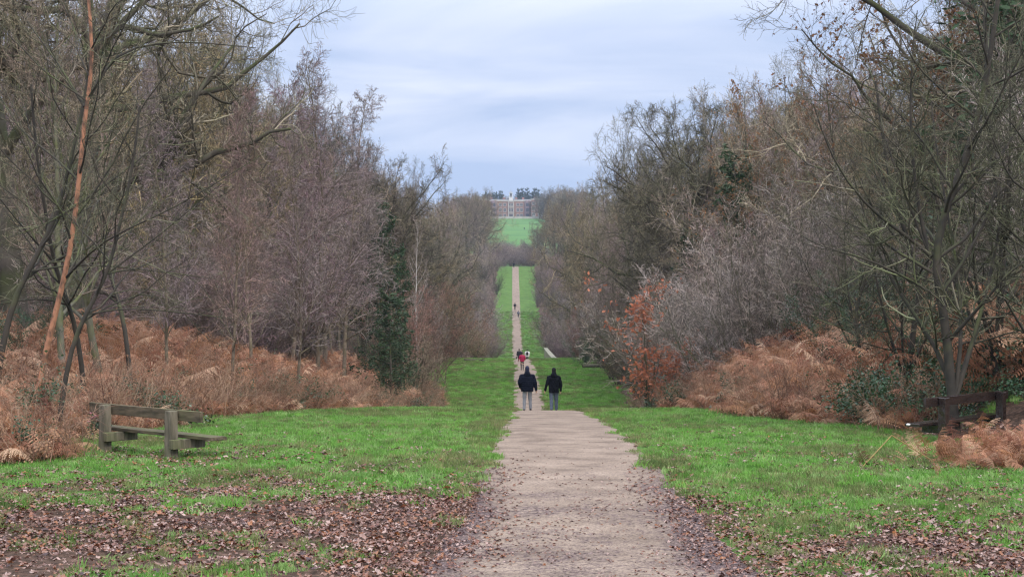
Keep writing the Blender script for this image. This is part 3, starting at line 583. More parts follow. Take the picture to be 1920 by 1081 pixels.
to = tree_mesh('orange', 31, 10, 'custom', 'bark_orange', 'twig_green', 1.0, trunkpts=tp, rad=.062, limbs=lm, twr=.75)
put_tree(to, 'tree', 'slim leaning tree with peeling orange bark behind the mossy bench', 'tree', 52, D0, 10, 0, dz=0)
D0 = 29.; bx0 = X(106, D0); z0 = g1(bx0, D0)
tp = [(0, 0, 0)] + [pl(a, b_, D0, bx0, D0, z0) for a, b_ in ((128, 660), (160, 590), (205, 510), (222, 430), (250, 320), (262, 200))]
lm = [([tp[2], pl(240, 575, D0, bx0, D0, z0), pl(380, 590, D0, bx0, D0, z0), pl(455, 600, D0, bx0, D0, z0)], .02), ([tp[3], pl(300, 440, D0, bx0, D0, z0), pl(420, 340, D0, bx0, D0, z0)], .02)]
tt = tree_mesh('darkslim', 32, 7, 'custom', 'bark_green', 'twig_green', .85, trunkpts=tp, rad=.05, limbs=lm, twr=.7)
put_tree(tt, 'tree', 'thin dark sapling leaning right, between the orange trunk and the mossy bench', 'tree', 106, D0, 7, 0, dz=0)
D0 = 31.; bx0 = X(1790, D0); z0 = g1(bx0, D0)
q_ = lambda a, b_, D=D0: pl(a, b_, D, bx0, D0, z0)
tp = [(0, 0, 0)] + [q_(a, b_) for a, b_ in ((1778, 640), (1765, 560), (1743, 478), (1778, 380), (1820, 270), (1848, 170), (1862, 60), (1880, -60))]
lm = [([q_(1743, 478), q_(1700, 440), q_(1640, 405, 30.6), q_(1560, 310, 30.3), q_(1525, 195, 30)], .045), ([q_(1765, 560), q_(1700, 520, 30.4), q_(1620, 480, 30), q_(1540, 465, 29.6), q_(1500, 440, 29.4)], .028), ([q_(1743, 478), q_(1722, 400), q_(1705, 250), q_(1708, 120), q_(1720, 20)], .045), ([q_(1778, 640), q_(1850, 560, 30.4), q_(1900, 500, 30), q_(1960, 470, 30)], .04), ([q_(1778, 380), q_(1840, 300), q_(1900, 240)], .03), ([q_(1743, 478), q_(1690, 350), q_(1640, 200, 31.5)], .03), ([q_(1788, 742), q_(1756, 640, 31.4), q_(1690, 560, 31.8), q_(1640, 470, 32), q_(1600, 330, 32)], .055), ([q_(1792, 742), q_(1836, 600, 31.6), q_(1868, 470, 32), q_(1890, 320, 32)], .06), ([q_(1790, 742), q_(1805, 640), q_(1800, 500, 32), q_(1760, 330, 32.5), q_(1745, 180, 33)], .05)]
tr_ = tree_mesh('forked', 33, 10, 'custom', 'bark_green', 'twig_green', 1.15, trunkpts=tp, rad=.10, limbs=lm, twr=.8)
put_tree(tr_, 'tree', 'forked tree with mossy green limbs behind the dark bench', 'tree', 1790, D0, 10, 0, dz=0)
put_tree(T['oak_near'][0], 'oak_tree', 'thick trunked bare oak at the left edge behind the orange barked tree', 'tree', 40, 44, 22, 1.0, wide=.75)
put_tree(T['oak_near'][1], 'oak_tree', 'bare oak whose crown reaches out over the top left sky', 'tree', 130, 50, 22, 2.2, wide=.72)
put_tree(T['oak_near'][0], 'oak_tree', 'bare oak at the top right whose branch tips hang over the sky', 'tree', 1950, 46, 22, 3.9)
put_tree(T['yew'][0], 'yew_tree', 'dark evergreen at the right edge behind the forked mossy tree', 'tree', 1905, 42, 13, 1, wide=.9)
put_tree(T['birch'][0], 'birch_tree', 'tallest purple twigged birch on the left skyline', 'tree', 598, 84, top_h(92, 598, 84), .4)
put_tree(T['birch'][1], 'birch_tree', 'birch just right of the tallest skyline birch', 'tree', 640, 90, top_h(158, 640, 90), 2)
put_tree(T['birch'][2], 'birch_tree', 'birch just left of the tallest skyline birch', 'tree', 548, 80, top_h(150, 548, 80), 3)
put_tree(T['oak_mid'][0], 'oak_tree', 'round crowned bare tree on the left skyline beyond the birches', 'tree', 735, 125, top_h(246, 735, 125), 4.1, wide=.75)
put_tree(T['birch_white'][0], 'birch_tree', 'thin white stemmed birch right of the dark yew', 'tree', 783, 118, top_h(400, 783, 118), 0, wide=.6)
put_tree(T['yew'][0], 'yew_tree', 'dark yew with ragged top standing in the left wood', 'tree', 716, 92, top_h(372, 716, 92), 0, wide=.62)
put_tree(T['yew'][1], 'yew_tree', 'shorter dark yew at the edge of the left wood', 'tree', 752, 96, top_h(455, 752, 96), 2, wide=.5)
put_tree(T['yew'][1], 'yew_tree', 'low dark yew bush above the end of the left bracken', 'tree', 735, 84, top_h(540, 735, 84), 4, wide=1.0)
T['great'] = [tree_mesh('great', 41, 20, 'oak', 'bark_oak', 'twig_oak', 1.4, twr=1.7)]
put_tree(T['great'][0], 'oak_tree', 'great spreading bare oak on the right of the ride', 'tree', 1318, 118, top_h(158, 1318, 118), 0.9, wide=.78)
put_tree(T['oak_mid'][0], 'oak_tree', 'bare oak close behind the great spreading oak', 'tree', 1225, 150, top_h(215, 1225, 150), 4.4, wide=.55)
put_tree(T['oak_leafy'][0], 'oak_tree', 'oak with the most rust coloured leaves, right of the great bare oak', 'tree', 1385, 92, top_h(140, 1385, 92), 2.5, wide=.75)
put_tree(T['oak_leafy'][1], 'oak_tree', 'tall brown leaved oak with the highest top on the right skyline', 'tree', 1500, 84, top_h(72, 1500, 84), 1.1, wide=.8)
put_tree(T['oak_leafy'][1], 'oak_tree', 'brown leaved oak under the overhanging branch tips', 'tree', 1590, 76, top_h(66, 1590, 76), 4.1, wide=.8)
put_tree(T['yew'][0], 'yew_tree', 'dark yew showing between the rusty oak and the grey thicket', 'tree', 1388, 80, top_h(268, 1388, 80), 1, wide=.75)
put_tree(T['yew'][1], 'yew_tree', 'dark yew half hidden below the great oak', 'tree', 1300, 98, top_h(430, 1300, 98), 3, wide=.8)
put_tree(T['copper'][0], 'beech_sapling', 'copper leaved sapling glowing orange at the edge of the right wood', 'sapling', 1222, 70, top_h(505, 1222, 70), 1, wide=1.15)
put_tree(T['copper'][0], 'beech_sapling', 'low copper leaved sapling at the end of the right bracken', 'sapling', 1262, 66, top_h(640, 1262, 66), 3, wide=1.0)
put_tree(T['red'][0], 'shrub', 'reddish shrub behind the stone parapet', 'shrub', 1085, 190, top_h(600, 1085, 190), 0, wide=1.2)
put_tree(T['purple'][0], 'shrub', 'grey shrub crowding the left edge of the path before the far rise', 'shrub', 925, 190, top_h(608, 925, 190), 0, wide=1.1)
put_tree(T['olive'][0], 'shrub', 'green tinged shrub left of the grey shrub by the path', 'shrub', 892, 182, top_h(600, 892, 182), 2, wide=1.1)
put_tree(T['holly'][0], 'shrub', 'low dark evergreen bush between the stone parapet and the right wood', 'shrub', 1098, 150, top_h(625, 1098, 150), 0, wide=1.2)
for i, (a, D, tpy, lb) in enumerate(((316, 46, 120, 'pale ochre birch stem rising from the bracken, left of the others'), (432, 50, 150, 'slim birch stem second along the bracken bank'), (558, 56, 190, 'ochre leaning birch stem near the right of the bracken bank'), (470, 62, 140, 'grey birch stem between the second and the leaning one'), (118, 36, -100, 'brown stem just right of the thick oak trunk'), (200, 38, -60, 'mossy brown trunk right of the orange barked tree'))):
    put_tree(T['birch'][i % 3] if i < 4 else T['upright'][0], 'birch_tree' if i < 4 else 'tree', lb, 'tree', a, D, top_h(tpy, a, D), i * 1.3, wide=.8)
# --- evergreen understorey right, behind the forked tree
for i, (a, D, tpy) in enumerate(((1610, 44, 520), (1680, 41, 560), (1760, 37, 590), (1850, 36, 545), (1560, 50, 520), (1740, 43, 480), (1915, 35, 560), (1660, 47, 470), (1820, 41, 500), (1900, 43, 430))):
    put_tree(T['holly'][0], 'holly_bush', 'glossy green holly bush in the shade behind the dark bench', 'bush', a, D, top_h(tpy, a, D), i * 1.7, group='holly bushes behind the dark bench', wide=1.0)
for i, (a, D, tpy) in enumerate(((60, 42, 560), (120, 50, 540), (10, 36, 560))):
    put_tree(T['holly'][0], 'holly_bush', 'dark evergreen bush low in the wood behind the orange barked tree', 'bush', a, D, top_h(tpy, a, D), i * 1.7, group='evergreen bushes behind the orange barked tree', wide=1.0)
for i, (a, D, tpy) in enumerate(((1330, 66, 440), (1385, 62, 430), (1440, 60, 360), (1500, 57, 390), (1290, 74, 500), (1560, 55, 350), (1410, 70, 340), (1620, 56, 380))):
    put_tree(T['hazel'][i % 3], 'hazel_shrub', 'pale grey bare hazel arching above the right hand bracken', 'shrub', a, D, top_h(tpy, a, D), i * 1.7, group='pale hazels above the right hand bracken', wide=1.0)
for i, (a, D, w_, lb) in enumerate(((1870, 34, 1.0, 'dark many branched tree between the forked mossy tree and the right edge'), (1700, 37, .9, 'dark thin branched tree left of the forked mossy tree'), (1935, 31, 1.0, 'dark limbed tree leaning in at the right edge above the dark bench'), (1620, 42, .9, 'thin dark tree where the holly begins on the right'))):
    put_tree(tr_, 'tree', lb, 'tree', a, D, 9.5 - i, 1.6 + i * 1.5, wide=w_)
for i, (a, D, lb) in enumerate(((-20, 31, 'dark tangle branched tree at the left edge'), (250, 39, 'thin dark branched tree right of the orange barked tree'), (165, 34, 'dark twiggy tree just behind the orange barked tree'))):
    put_tree(tt, 'tree', lb, 'tree', a, D, 9.5 - .6 * i, .5 + i * 1.9, wide=1.0)
# --- the mass of each wood: grid rows that thin out with distance
LBL = {
 'birch': ('birch_tree', 'purple twigged bare birch', 'tree'), 'upright': ('ash_tree', 'slender upright bare tree', 'tree'), 'oak_mid': ('oak_tree', 'bare crooked oak', 'tree'),
 'oak_leafy': ('oak_tree', 'oak holding some brown leaves', 'tree'), 'hazel': ('hazel_shrub', 'pale grey many stemmed hazel', 'shrub'), 'purple': ('shrub', 'mauve grey bare thicket shrub', 'shrub'),
 'olive': ('shrub', 'olive green bare thicket shrub', 'shrub'), 'red': ('shrub', 'reddish twigged shrub', 'shrub')}
def zone(x, D):
    side = 'left' if x < 0 else 'right'
    if D < 66: return side + ' wood behind the bracken'
    if D < 175: return side + ' wood beside the valley turf'
    if D < 600: return side + ' wood along the far rise'
    return side + ' wood flanking the distant field'
placed = []
def mass(kind, x, D, h, wide=1.0):
    nm, lb, ct = LBL[kind]; zn = zone(x, D)
    put_tree(pick(kind), nm, '%s in the %s' % (lb, zn), ct, 0, D, h, group='%ss in the %s' % (nm.replace('_', ' '), zn), x=x, wide=wide)
rr = random.Random(21)
def cap(px, D):     # skyline height in the photograph at this column
    py = np.interp(px, [0, 480, 540, 600, 655, 700, 790, 830, 880, 925, 1000, 1090, 1110, 1180, 1330, 1360, 1450, 1600, 1700, 1920], [-300, -60, 150, 110, 190, 235, 300, 345, 352, 372, 372, 345, 250, 185, 165, 130, 80, 70, -200, -300])
    return float(py)
D = 30.0
while D < 620:
    sp = 3.7 + .017 * D
    for side in (-1, 1):
        lim = min(.335 * D + 3, 42 if D < 110 else (30 if D < 200 else 26))
        ed = -ledge(D) if side < 0 else redge(D)
        w = (7.5 if D < 100 else (2.5 if D < 112 else (1.2 if D < 300 else 3.0))) if side < 0 else (6.5 if D < 66 else (1.5 if D < 300 else 3.0)); row = 0
        while ed + w < max(lim, ed + 9):
            x = side * (ed + w + rr.uniform(-.3, .3) * sp); d = D + rr.uniform(-.45, .45) * sp
            px = 960 + F * x / d
            cp_ = max(cap(px, d), cap(px - side * 2.8 * F / d, d))
            if side > 0 and d < 116 and 1060 < px < 1340: cp_ = max(cp_, float(np.interp(px, [1090, 1200, 1280, 1340], [650, 570, 450, 300])))
            if side < 0 and d < 90 and 655 < px < 800: cp_ = max(cp_, float(np.interp(px, [655, 700, 760, 800], [330, 520, 640, 690])))
            if side > 0 and 116 <= d < 225 and 1060 < px < 1350: cp_ = max(cp_, float(np.interp(px, [1060, 1100, 1200, 1350], [430, 410, 380, 330])))
            if side < 0 and 90 <= d < 220 and 660 < px < 835: cp_ = max(cp_, float(np.interp(px, [660, 720, 835], [300, 340, 380])))
            if side < 0 and d < 140 and 520 < px < 665: cp_ = max(cp_, 225.0)
            if side < 0 and x < -16 and d < 115 and rr.random() < .38: w += sp; row += 1; continue
            hmax = top_h(cp_ + 12, px, d)
            if hmax < 3: w += sp; row += 1; continue
            if row == 0:
                kd = rr.choices(['hazel', 'purple', 'olive', 'red'], [.15, .45, .38, .04] if side < 0 else ([.7, .2, .1, 0] if d < 85 else [.1, .5, .38, .03]))[0]
                h = rr.uniform(4.2, 7.0) * (1 if d < 60 else 1.25)
                if side < 0 and d < 62: h = rr.uniform(3.5, 6)
                if d > 34 or side < 0: mass(kd, x, d, min(h, max(3, hmax)), rr.uniform(.9, 1.15))
            else:
                if side < 0: kd = rr.choices(['birch', 'upright', 'oak_mid', 'purple', 'olive'], [.42, .25, .15, .13, .05] if d < 130 else [.2, .25, .42, .05, .08])[0]
                else: kd = rr.choices(['hazel', 'birch', 'upright', 'oak_mid', 'oak_leafy', 'purple'], [.25, .15, .22, .15, .13, .1] if d < 100 else [.02, .17, .3, .43, .02, .06])[0]
                base = {'birch': 17, 'upright': 16.5, 'oak_mid': 17, 'oak_leafy': 18, 'hazel': 9, 'purple': 9, 'olive': 8}[kd]
                h = base * rr.uniform(.9, 1.2) * (1.0 if row > 1 else .85)
                if d > 60 and kd not in ('hazel', 'purple', 'olive'): h = min(hmax * rr.uniform(.8, 1.0), 27 if d > 110 else 23)
                if h > hmax: h = hmax * rr.uniform(.86, 1.0)
                if h > 2.5: mass(kd, x, d, h, rr.uniform(.8, 1.0) if kd in ('hazel', 'purple', 'olive') else max(.7, min(1.15, base / h)) * rr.uniform(.8, 1.0))
            w += sp * (1.0 if row else .75); row += 1
    D += sp * (1.0 if D < 180 else 1.5)
# scrub in the hidden dip before the far field
for i in range(84):
    d = rr.uniform(640, 860); x = rr.uniform(-15, 17) * d / 800; px = 960 + F * x / d
    h = top_h(rr.uniform(447, 468), px, d)
    put_tree((T['birch'][1] if i % 3 == 0 else T['purple'][i % 2]), 'young_birch', 'young grey purple birch in the thicket below the distant field', 'tree', 0, d, max(4, min(h, 14)), group='young birches below the distant field', x=x, wide=1.7 if i % 3 == 0 else 1.25)
for i, (a, d, tpy) in enumerate(((1020, 590, 405), (1040, 560, 372), (1010, 640, 415), (901, 585, 356), (890, 560, 350), (908, 645, 362), (1046, 600, 350), (876, 520, 350))):
    put_tree(T['oak_mid'][i % 2], 'oak_tree', 'bare oak framing the gap where the far path tops the rise', 'tree', a, d, top_h(tpy, a, d), i * 1.9, group='bare oaks framing the top of the far path', wide=.8)
# woods flanking the far field
for i in range(34):
    d = rr.uniform(660, 1230); side = -1 if i % 2 else 1
    x = (ledge(d) - rr.uniform(2.5, 18)) if side < 0 else (redge(d) + rr.uniform(2, 20)); px = 960 + F * x / d
    mass('oak_mid', x, d, max(8, min(rr.uniform(20, 28), top_h(362 if side < 0 else (350 if px > 1036 else 398), px, d))), 1.0)
# evergreens and bare trees behind the house
for i, (a, w_, tpy) in enumerate(((907, 9, 364), (914, 9, 363), (921, 9, 364), (928, 9, 363), (935, 9, 363), (942, 9, 364), (970, 8, 364), (976, 8, 362), (983, 9, 362), (991, 9, 362), (998, 9, 360), (1006, 9, 362), (1014, 9, 362), (911, 5, 358), (917, 4, 361), (924, 5, 360), (930, 6, 359), (937, 4, 357), (941, 4, 357), (972, 6, 353), (979, 5, 352), (988, 7, 352), (1003, 8, 352), (1009, 6, 354))):
    d = 1385 + (i % 3) * 14; h = top_h(tpy, a, d)
    put_tree(T['pine'][0], 'conifer', 'dark conifer rising behind the roof of the brick mansion', 'tree', a, d, h, i * 1.1, group='conifers behind the brick mansion', wide=max(.5, w_ * .115))
for i, (a, tpy) in enumerate(((1018, 358), (1023, 359), (1012, 361), (1032, 356), (1028, 356), (1036, 352), (1046, 347), (1056, 345), (1067, 346), (1078, 350), (1090, 350), (948, 364), (955, 366), (963, 366), (900, 362), (890, 360))):
    d = 1370 if i > 7 else 1250 + 12 * (i % 4); h = top_h(tpy, a, d)
    put_tree(T['oak_mid'][i % 2], 'bare_tree', 'hazy bare tree on the skyline beside the brick mansion', 'tree', a, d, h, i * 1.3, group='bare trees around the brick mansion', wide=.85)
# ------------------------------------------------------------------ box / loft helpers
def boxmb(mb, c, s, m=0, rot=None, taper=None):
    v = np.array([[x, y, z] for x in (-.5, .5) for y in (-.5, .5) for z in (-.5, .5)]) * np.array(s)
    if taper: v[v[:, 2] > 0, :2] *= taper
    if rot is not None: v = v @ np.array(rot).T
    v = v + np.array(c)
    mb.add(v, [[0, 1, 3, 2], [4, 6, 7, 5], [0, 4, 5, 1], [2, 3, 7, 6], [0, 2, 6, 4], [1, 5, 7, 3]], m)
def bevelled(name, size, parent, m_, loc, rot=(0, 0, 0), bev=.008, taper=1.0, rough=.004, seed=0):
    bm = bmesh.new(); bmesh.ops.create_cube(bm, size=1)
    for v in bm.verts:
        v.co.x *= size[0]; v.co.y *= size[1]; v.co.z *= size[2]
        if v.co.z > 0: v.co.x *= taper; v.co.y *= taper
    L_ = max(range(3), key=lambda i: size[i]); ed = [e for e in bm.edges if abs((e.verts[0].co - e.verts[1].co)[L_]) > size[L_] * .9]
    bmesh.ops.subdivide_edges(bm, edges=ed, cuts=8, use_grid_fill=True)
    bmesh.ops.bevel(bm, geom=[e for e in bm.edges if len(e.link_faces) == 2 and e.calc_face_angle(0) > .8], offset=bev, segments=2, affect='EDGES', profile=.6)
    r_ = random.Random(seed)
    for v in bm.verts: v.co += Vector((r_.uniform(-1, 1), r_.uniform(-1, 1), r_.uniform(-1, 1))) * rough * .5
    me = bpy.data.meshes.new(name); bm.to_mesh(me); bm.free()
    o = obj(name, me, parent, m_); o.location = loc; o.rotation_euler = rot; return o
MT['wood_mossy'] = mat('wood_mossy', (0.15, 0.115, 0.075), .85, (0.06, 0.05, 0.032), 6, moss=(0.115, 0.115, 0.05), mossthr=(.3, .9), bump=.6, stretch=(.6, 3, 3))
MT['wood_post'] = mat('wood_post', (0.20, 0.17, 0.125), .85, (0.09, 0.08, 0.055), 6, moss=(0.11, 0.12, 0.045), mossthr=(.3, .9), bump=.6, stretch=(3, 3, .5))
MT['wood_wet'] = mat('wood_wet', (0.040, 0.026, 0.022), .24, (0.022, 0.015, 0.013), 5, bump=.25, spec=.9, stretch=(.5, 3, 3))
def bench(name, label, p1, p2, wood, post, n_side, ext1, ext2, posts_h=.83, seat_ext=0.15):
    # p1, p2: post feet (x, D); n_side: unit vector towards the sitter's side
    a = Vector((p1[0], p1[1])); b_ = Vector((p2[0], p2[1])); ax = (b_ - a); Lp = ax.length; ax.normalize()
    ang = math.atan2(ax.y, ax.x); e = empty(name, (a.x, a.y, g1(a.x, a.y)), ang); tag(e, label, 'bench')
    sy = 1 if (Vector((-ax.y, ax.x)).dot(Vector(n_side)) > 0) else -1
    dz = 0.0
    for i, (xx, zz) in enumerate(((0, 0), (Lp, dz))):
        bevelled('post', (.19, .16, posts_h + .35), e, post, (xx, 0, zz + (posts_h + .35) / 2 - .35), (0, 0, .04 * (i - .5)), .012, .86, .008, i)
        bevelled('seat_bearer', (.12, .62, .15), e, post, (xx + .155 * (1 if i else -1) * (1 if i else -1), sy * .20, zz + .30), (0, 0, 0), .01, 1, .006, i + 3)
    tl = ext1 + ext2 + Lp; c = (Lp + ext2 - ext1) / 2; tilt = -math.atan2(dz, Lp)
    bevelled('backrest', (tl, .055, .17), e, wood, (c, sy * .115, posts_h - .075 + dz / 2), (sy * .06, tilt, 0), .008, 1, .006, 7)
    bevelled('seat', (tl + seat_ext, .30, .055), e, wood, (c + seat_ext * .4, sy * .36, .405 + dz / 2), (0, tilt, 0), .008, 1, .005, 8)
    return e, ang, sy
b1 = bench('bench', 'weathered mossy wooden bench with its back to the leaf strewn grass', (X(197, 27.1), 27.1), (X(321, 25.8), 25.8), MT['wood_mossy'], MT['wood_post'], (.68, .73), .62, .66)
b2 = bench('bench', 'wet dark brown wooden bench half buried in dead bracken', (X(1770, 29.6), 29.6), (X(1877, 31.3), 31.3), MT['wood_wet'], MT['wood_wet'], (-.7, .7), .52, .5, .90, .2)
# pink flowers at the far end of the mossy bench
MT['petal'] = mat('petal', (0.75, 0.28, 0.38), .6, (0.85, 0.45, 0.5), 30)
rs = np.random.RandomState(3); mb = MB()
fx, fD = X(178, 27.5), 27.5; fe = empty('flower_bouquet', (fx, fD, g1(fx, fD) + .44)); tag(fe, 'bunch of pink roses left at the end of the mossy bench', 'flowers')
def rose(mb, c, r):
    for k in range(3):
        m_ = 6; a = np.arange(m_) / m_ * 6.28 + k
        for q in a:
            d = np.array([math.cos(q), math.sin(q), 0]); s_ = np.array([-d[1], d[0], 0]); rk = r * (1 - .28 * k)
            v = [c, c + d * rk * .7 - s_ * rk * .5 + [0, 0, rk * .3], c + d * rk + [0, 0, rk * (.5 + .3 * k)], c + d * rk * .7 + s_ * rk * .5 + [0, 0, rk * .3]]
            mb.add(v, [[0, 1, 2, 3]])
for i in range(12): rose(mb, np.array([rs.uniform(-.11, .11), rs.uniform(-.08, .08), .06 + rs.uniform(0, .16)]), .042)
obj('petals', mb.mesh('petals'), fe, MT['petal'])
mb = MB(); P_, R_ = grow(rs, rs.normal(0, .03, (12, 3)) - [0, 0, .05], rs.normal(0, .35, (12, 3)) + [0, 0, 1], .24, .004, 4, .05, 0, .8); tubes(mb, P_, R_, 4); leafquads(mb, rs, P_[:, 1:4].reshape(-1, 3), .03, 0, 2)
obj('stems', mb.mesh('stems'), fe, MT['leaf_holly'])
# pale crumpled tissue on the dark bench seat, litter scrap on the grass
MT['paper'] = mat('paper', (0.75, 0.74, 0.72), .7)
def scrap(name, label, x, D, z, r):
    bm = bmesh.new(); bmesh.ops.create_icosphere(bm, subdivisions=3, radius=r); r_ = random.Random(int(D * 10))
    for v in bm.verts:
        v.co *= 1 + r_.uniform(-.3, .25); v.co.z *= .55
    me = bpy.data.meshes.new(name); bm.to_mesh(me); bm.free(); tag(obj(name, me, None, MT['paper'], (x, D, z)), label, 'litter')
sx_, sD_ = X(1704, 28.95), 28.95
scrap('paper_scrap', 'crumpled white tissue on the near end of the dark bench seat', sx_, sD_ + .05, g1(b2[0].location.x, b2[0].location.y) + .455, .036)
scrap('paper_scrap', 'small white scrap of litter on the turf left of the path', X(913, 37.5), 37.5, g1(X(913, 37.5), 37.5) + .02, .04)
# bent yellow stalk
mb = MB(); q0 = [(X(1615, 24.4), 24.4), (X(1672, 25), 25), (X(1745, 24.6), 24.6)]
pts = np.array([[q0[0][0], q0[0][1], g1(*q0[0])], [q0[1][0], q0[1][1], (540 - 815) / F * 25], [q0[2][0], q0[2][1], g1(*q0[2]) + .12]])
line = np.concatenate([np.linspace(pts[0], pts[1], 8), np.linspace(pts[1], pts[2], 8)[1:]])[None]; tubes(mb, line, np.full((1, 15), .008), 5)
MT['stalk'] = mat('stalk', (0.38, 0.27, 0.09), .7, (0.25, 0.15, 0.06), 9)
tag(obj('bent_stalk', mb.mesh('bent_stalk'), None, MT['stalk']), 'yellow dry stalk bent in an arch over the grass by the dark bench', 'stalk')
# ------------------------------------------------------------------ stone parapet
MT['stone'] = mat('stone', (0.30, 0.28, 0.22), .9, (0.17, 0.17, 0.12), 2.5, moss=(0.22, 0.22, 0.11), bump=.6)
MT['coping'] = mat('coping', (0.33, 0.31, 0.24), .9, (0.20, 0.20, 0.14), 1.5, bump=.5)
dn, df = 178.0, 250.0; xn, xf = X(1042, dn), X(1023, df)
we = empty('parapet_wall', (xn, dn, g1(xn, dn))); tag(we, 'low mossy stone bridge parapet beyond the valley turf', 'wall')
body = MB(); cp = MB(); ns_ = 24
zt0 = (540 - 671) / F * dn; zt1 = (540 - 651) / F * df
tt_ = np.linspace(0, 1, ns_ + 1); cxs = xn + (xf - xn) * tt_; cys = dn + (df - dn) * tt_; czt = zt0 + (zt1 - zt0) * tt_ ** .8
for (mbx, hw, za, zb) in ((body, .20, None, -.14), (cp, .30, -.14, .0)):
    V = []
    for i in range(ns_ + 1):
        bot = czt[i] + za if za is not None else min(g1(cxs[i], cys[i]) - .5, czt[i] - 1.0); tpz = czt[i] + zb
        V += [[cxs[i] - hw, cys[i], bot], [cxs[i] - hw, cys[i], tpz], [cxs[i] + hw, cys[i], tpz], [cxs[i] + hw, cys[i], bot]]
    V = np.array(V) - np.array([xn, dn, g1(xn, dn)]); Fq = [[0, 1, 2, 3], [ns_ * 4 + 3, ns_ * 4 + 2, ns_ * 4 + 1, ns_ * 4]]
    for i in range(ns_):
        for j in range(4): Fq.append([i * 4 + j, (i + 1) * 4 + j, (i + 1) * 4 + (j + 1) % 4, i * 4 + (j + 1) % 4])
    mbx.add(V, Fq)
obj('wall_body', body.mesh('wall_body', False), we, MT['stone']); obj('coping', cp.mesh('coping', False), we, MT['coping'])
# fallen logs by the second crest
def log(px, D, L, r, label, rz):
    mb = MB(); r_ = np.random.RandomState(int(px)); P_, R_ = grow(r_, np.array([[-L / 2, 0, r]]), np.array([[1., 0, .0]]), L, r, 10, .04, 0, .6); tubes(mb, P_, R_, 8)
    p, d, l_, rr_, _ = spawn(r_, P_, R_, 5, .3, 1, 50, 10, .25, .2, .5); P2, R2 = grow(r_, p, d, l_, rr_, 4, .15, .02, .3); tubes(mb, P2, R2, 5)
    x = X(px, D); o = obj('fallen_branch', mb.mesh('fallen_branch'), None, MT['bark_oak'], (x, D, g1(x, D))); o.rotation_euler = (0, 0, rz); tag(o, label, 'branch')
log(900, 160, 3.2, .14, 'pale fallen branch at the left edge of the valley turf', .1)
log(1122, 146, 3.0, .2, 'dark fallen branch at the right edge of the valley turf', .2)
log(995, 318, 1.6, .12, 'small dark branch lying right of the path beyond the walkers', .1)
# ------------------------------------------------------------------ the mansion
MT['brick'] = mat('brick', (0.33, 0.18, 0.15), .9, (0.27, 0.17, 0.14), .25)
MT['brick2'] = mat('brick2', (0.36, 0.17, 0.14), .9, (0.30, 0.17, 0.14), .25)
MT['pale_stone'] = mat('pale_stone', (0.50, 0.46, 0.42), .9, (0.42, 0.39, 0.36), .8)
MT['white'] = mat('white', (0.62, 0.61, 0.6), .6)
MT['glass'] = mat('glass', (0.06, 0.065, 0.09), .15, spec=.6)
MT['lead'] = mat('lead', (0.30, 0.33, 0.38), .6)
MT['gravel'] = mat('gravel', (0.5, 0.45, 0.38), .9, (0.42, 0.38, 0.33), .3)
HD = 1310.0; HZ = 57.2
S = HD / F
he = empty('brick_mansion', (X(958, HD), HD, HZ)); tag(he, 'long three storey brick mansion with a white cupola at the head of the field', 'house')
def hx_(px): return (px - 958) * S
def part(name, boxes, m_, parent=he):
    mb = MB()
    for c, s in boxes: boxmb(mb, c, s)
    return obj(name, mb.mesh(name, False), parent, m_)
HT = (406 - 374) * S    # wall height
def rng(a, b, y0, y1, z0, z1): return (((a + b) / 2, (y0 + y1) / 2, (z0 + z1) / 2), (b - a, y1 - y0, z1 - z0))
xL, xR = hx_(903), hx_(1030)
part('wall', [rng(hx_(915), hx_(996), 0, 14, -3, HT)], MT['brick'])
part('wing_wall', [rng(xL - 16, hx_(915), -16, 14, -3, HT + .0)], MT['brick2'])
part('wing_wall', [rng(hx_(996), xR + 16, -16, 14, -3, HT + .2)], MT['brick2'])
part('parapet', [rng(hx_(915), hx_(952.5), -.3, .4, HT + .003, HT + 1.2), rng(hx_(963.5), hx_(996), -.3, .4, HT + .003, HT + 1.2), rng(xL - 16.3, hx_(915) + .3, -16.3, -15.7, HT + .003, HT + 1.1), rng(hx_(996) - .3, xR + 16.3, -16.3, -15.7, HT + .203, HT + 1.3)], MT['pale_stone'])
part('roof', [rng(xL - 16, xR + 16, 3, 13, HT + .21, HT + 1.9)], MT['lead'])
for a in (921, 945, 968, 981, 1003, 1018): part('chimney', [rng(hx_(a) - .9, hx_(a) + .9, 6, 7.6, HT + 1.91, HT + 3.6)], MT['brick2'])
# centre frontispiece
part('frontispiece', [rng(hx_(952.6), hx_(954.0), -1.0, .0, -1, HT + .8), rng(hx_(962.1), hx_(963.4), -1.0, .0, -1, HT + .8), rng(hx_(954), hx_(962.1), -.6, -.02, 4.5, 5.0), rng(hx_(954), hx_(962.1), -.6, -.02, 9.4, 9.9), rng(hx_(954), hx_(962.1), -.6, -.02, HT - .4, HT + .6), rng(hx_(957.7), hx_(958.3), -.6, -.02, 5.0, 9.4)], MT['pale_stone'])
cu = part('cupola', [rng(hx_(954.3), hx_(961.6), 1, 5, HT + .3, HT + 3.6), rng(hx_(955), hx_(956.2), 1.3, 4.7, HT + 3.603, HT + 6.6), rng(hx_(959.7), hx_(960.9), 1.3, 4.7, HT + 3.603, HT + 6.6), rng(hx_(956.2), hx_(959.7), 3.6, 4.6, HT + 3.603, HT + 6.6), rng(hx_(954.7), hx_(961.2), 1.1, 4.9, HT + 6.603, HT + 7.0)], MT['white'])
mb = MB(); a = np.linspace(0, 2 * np.pi, 17)[:-1]; V = []
for (r_, z_) in ((1.35, 0), (1.3, .6), (1.0, 1.2), (.5, 1.7), (.12, 2.0), (.08, 3.6)): V += [[math.cos(q) * r_, math.sin(q) * r_, z_] for q in a]
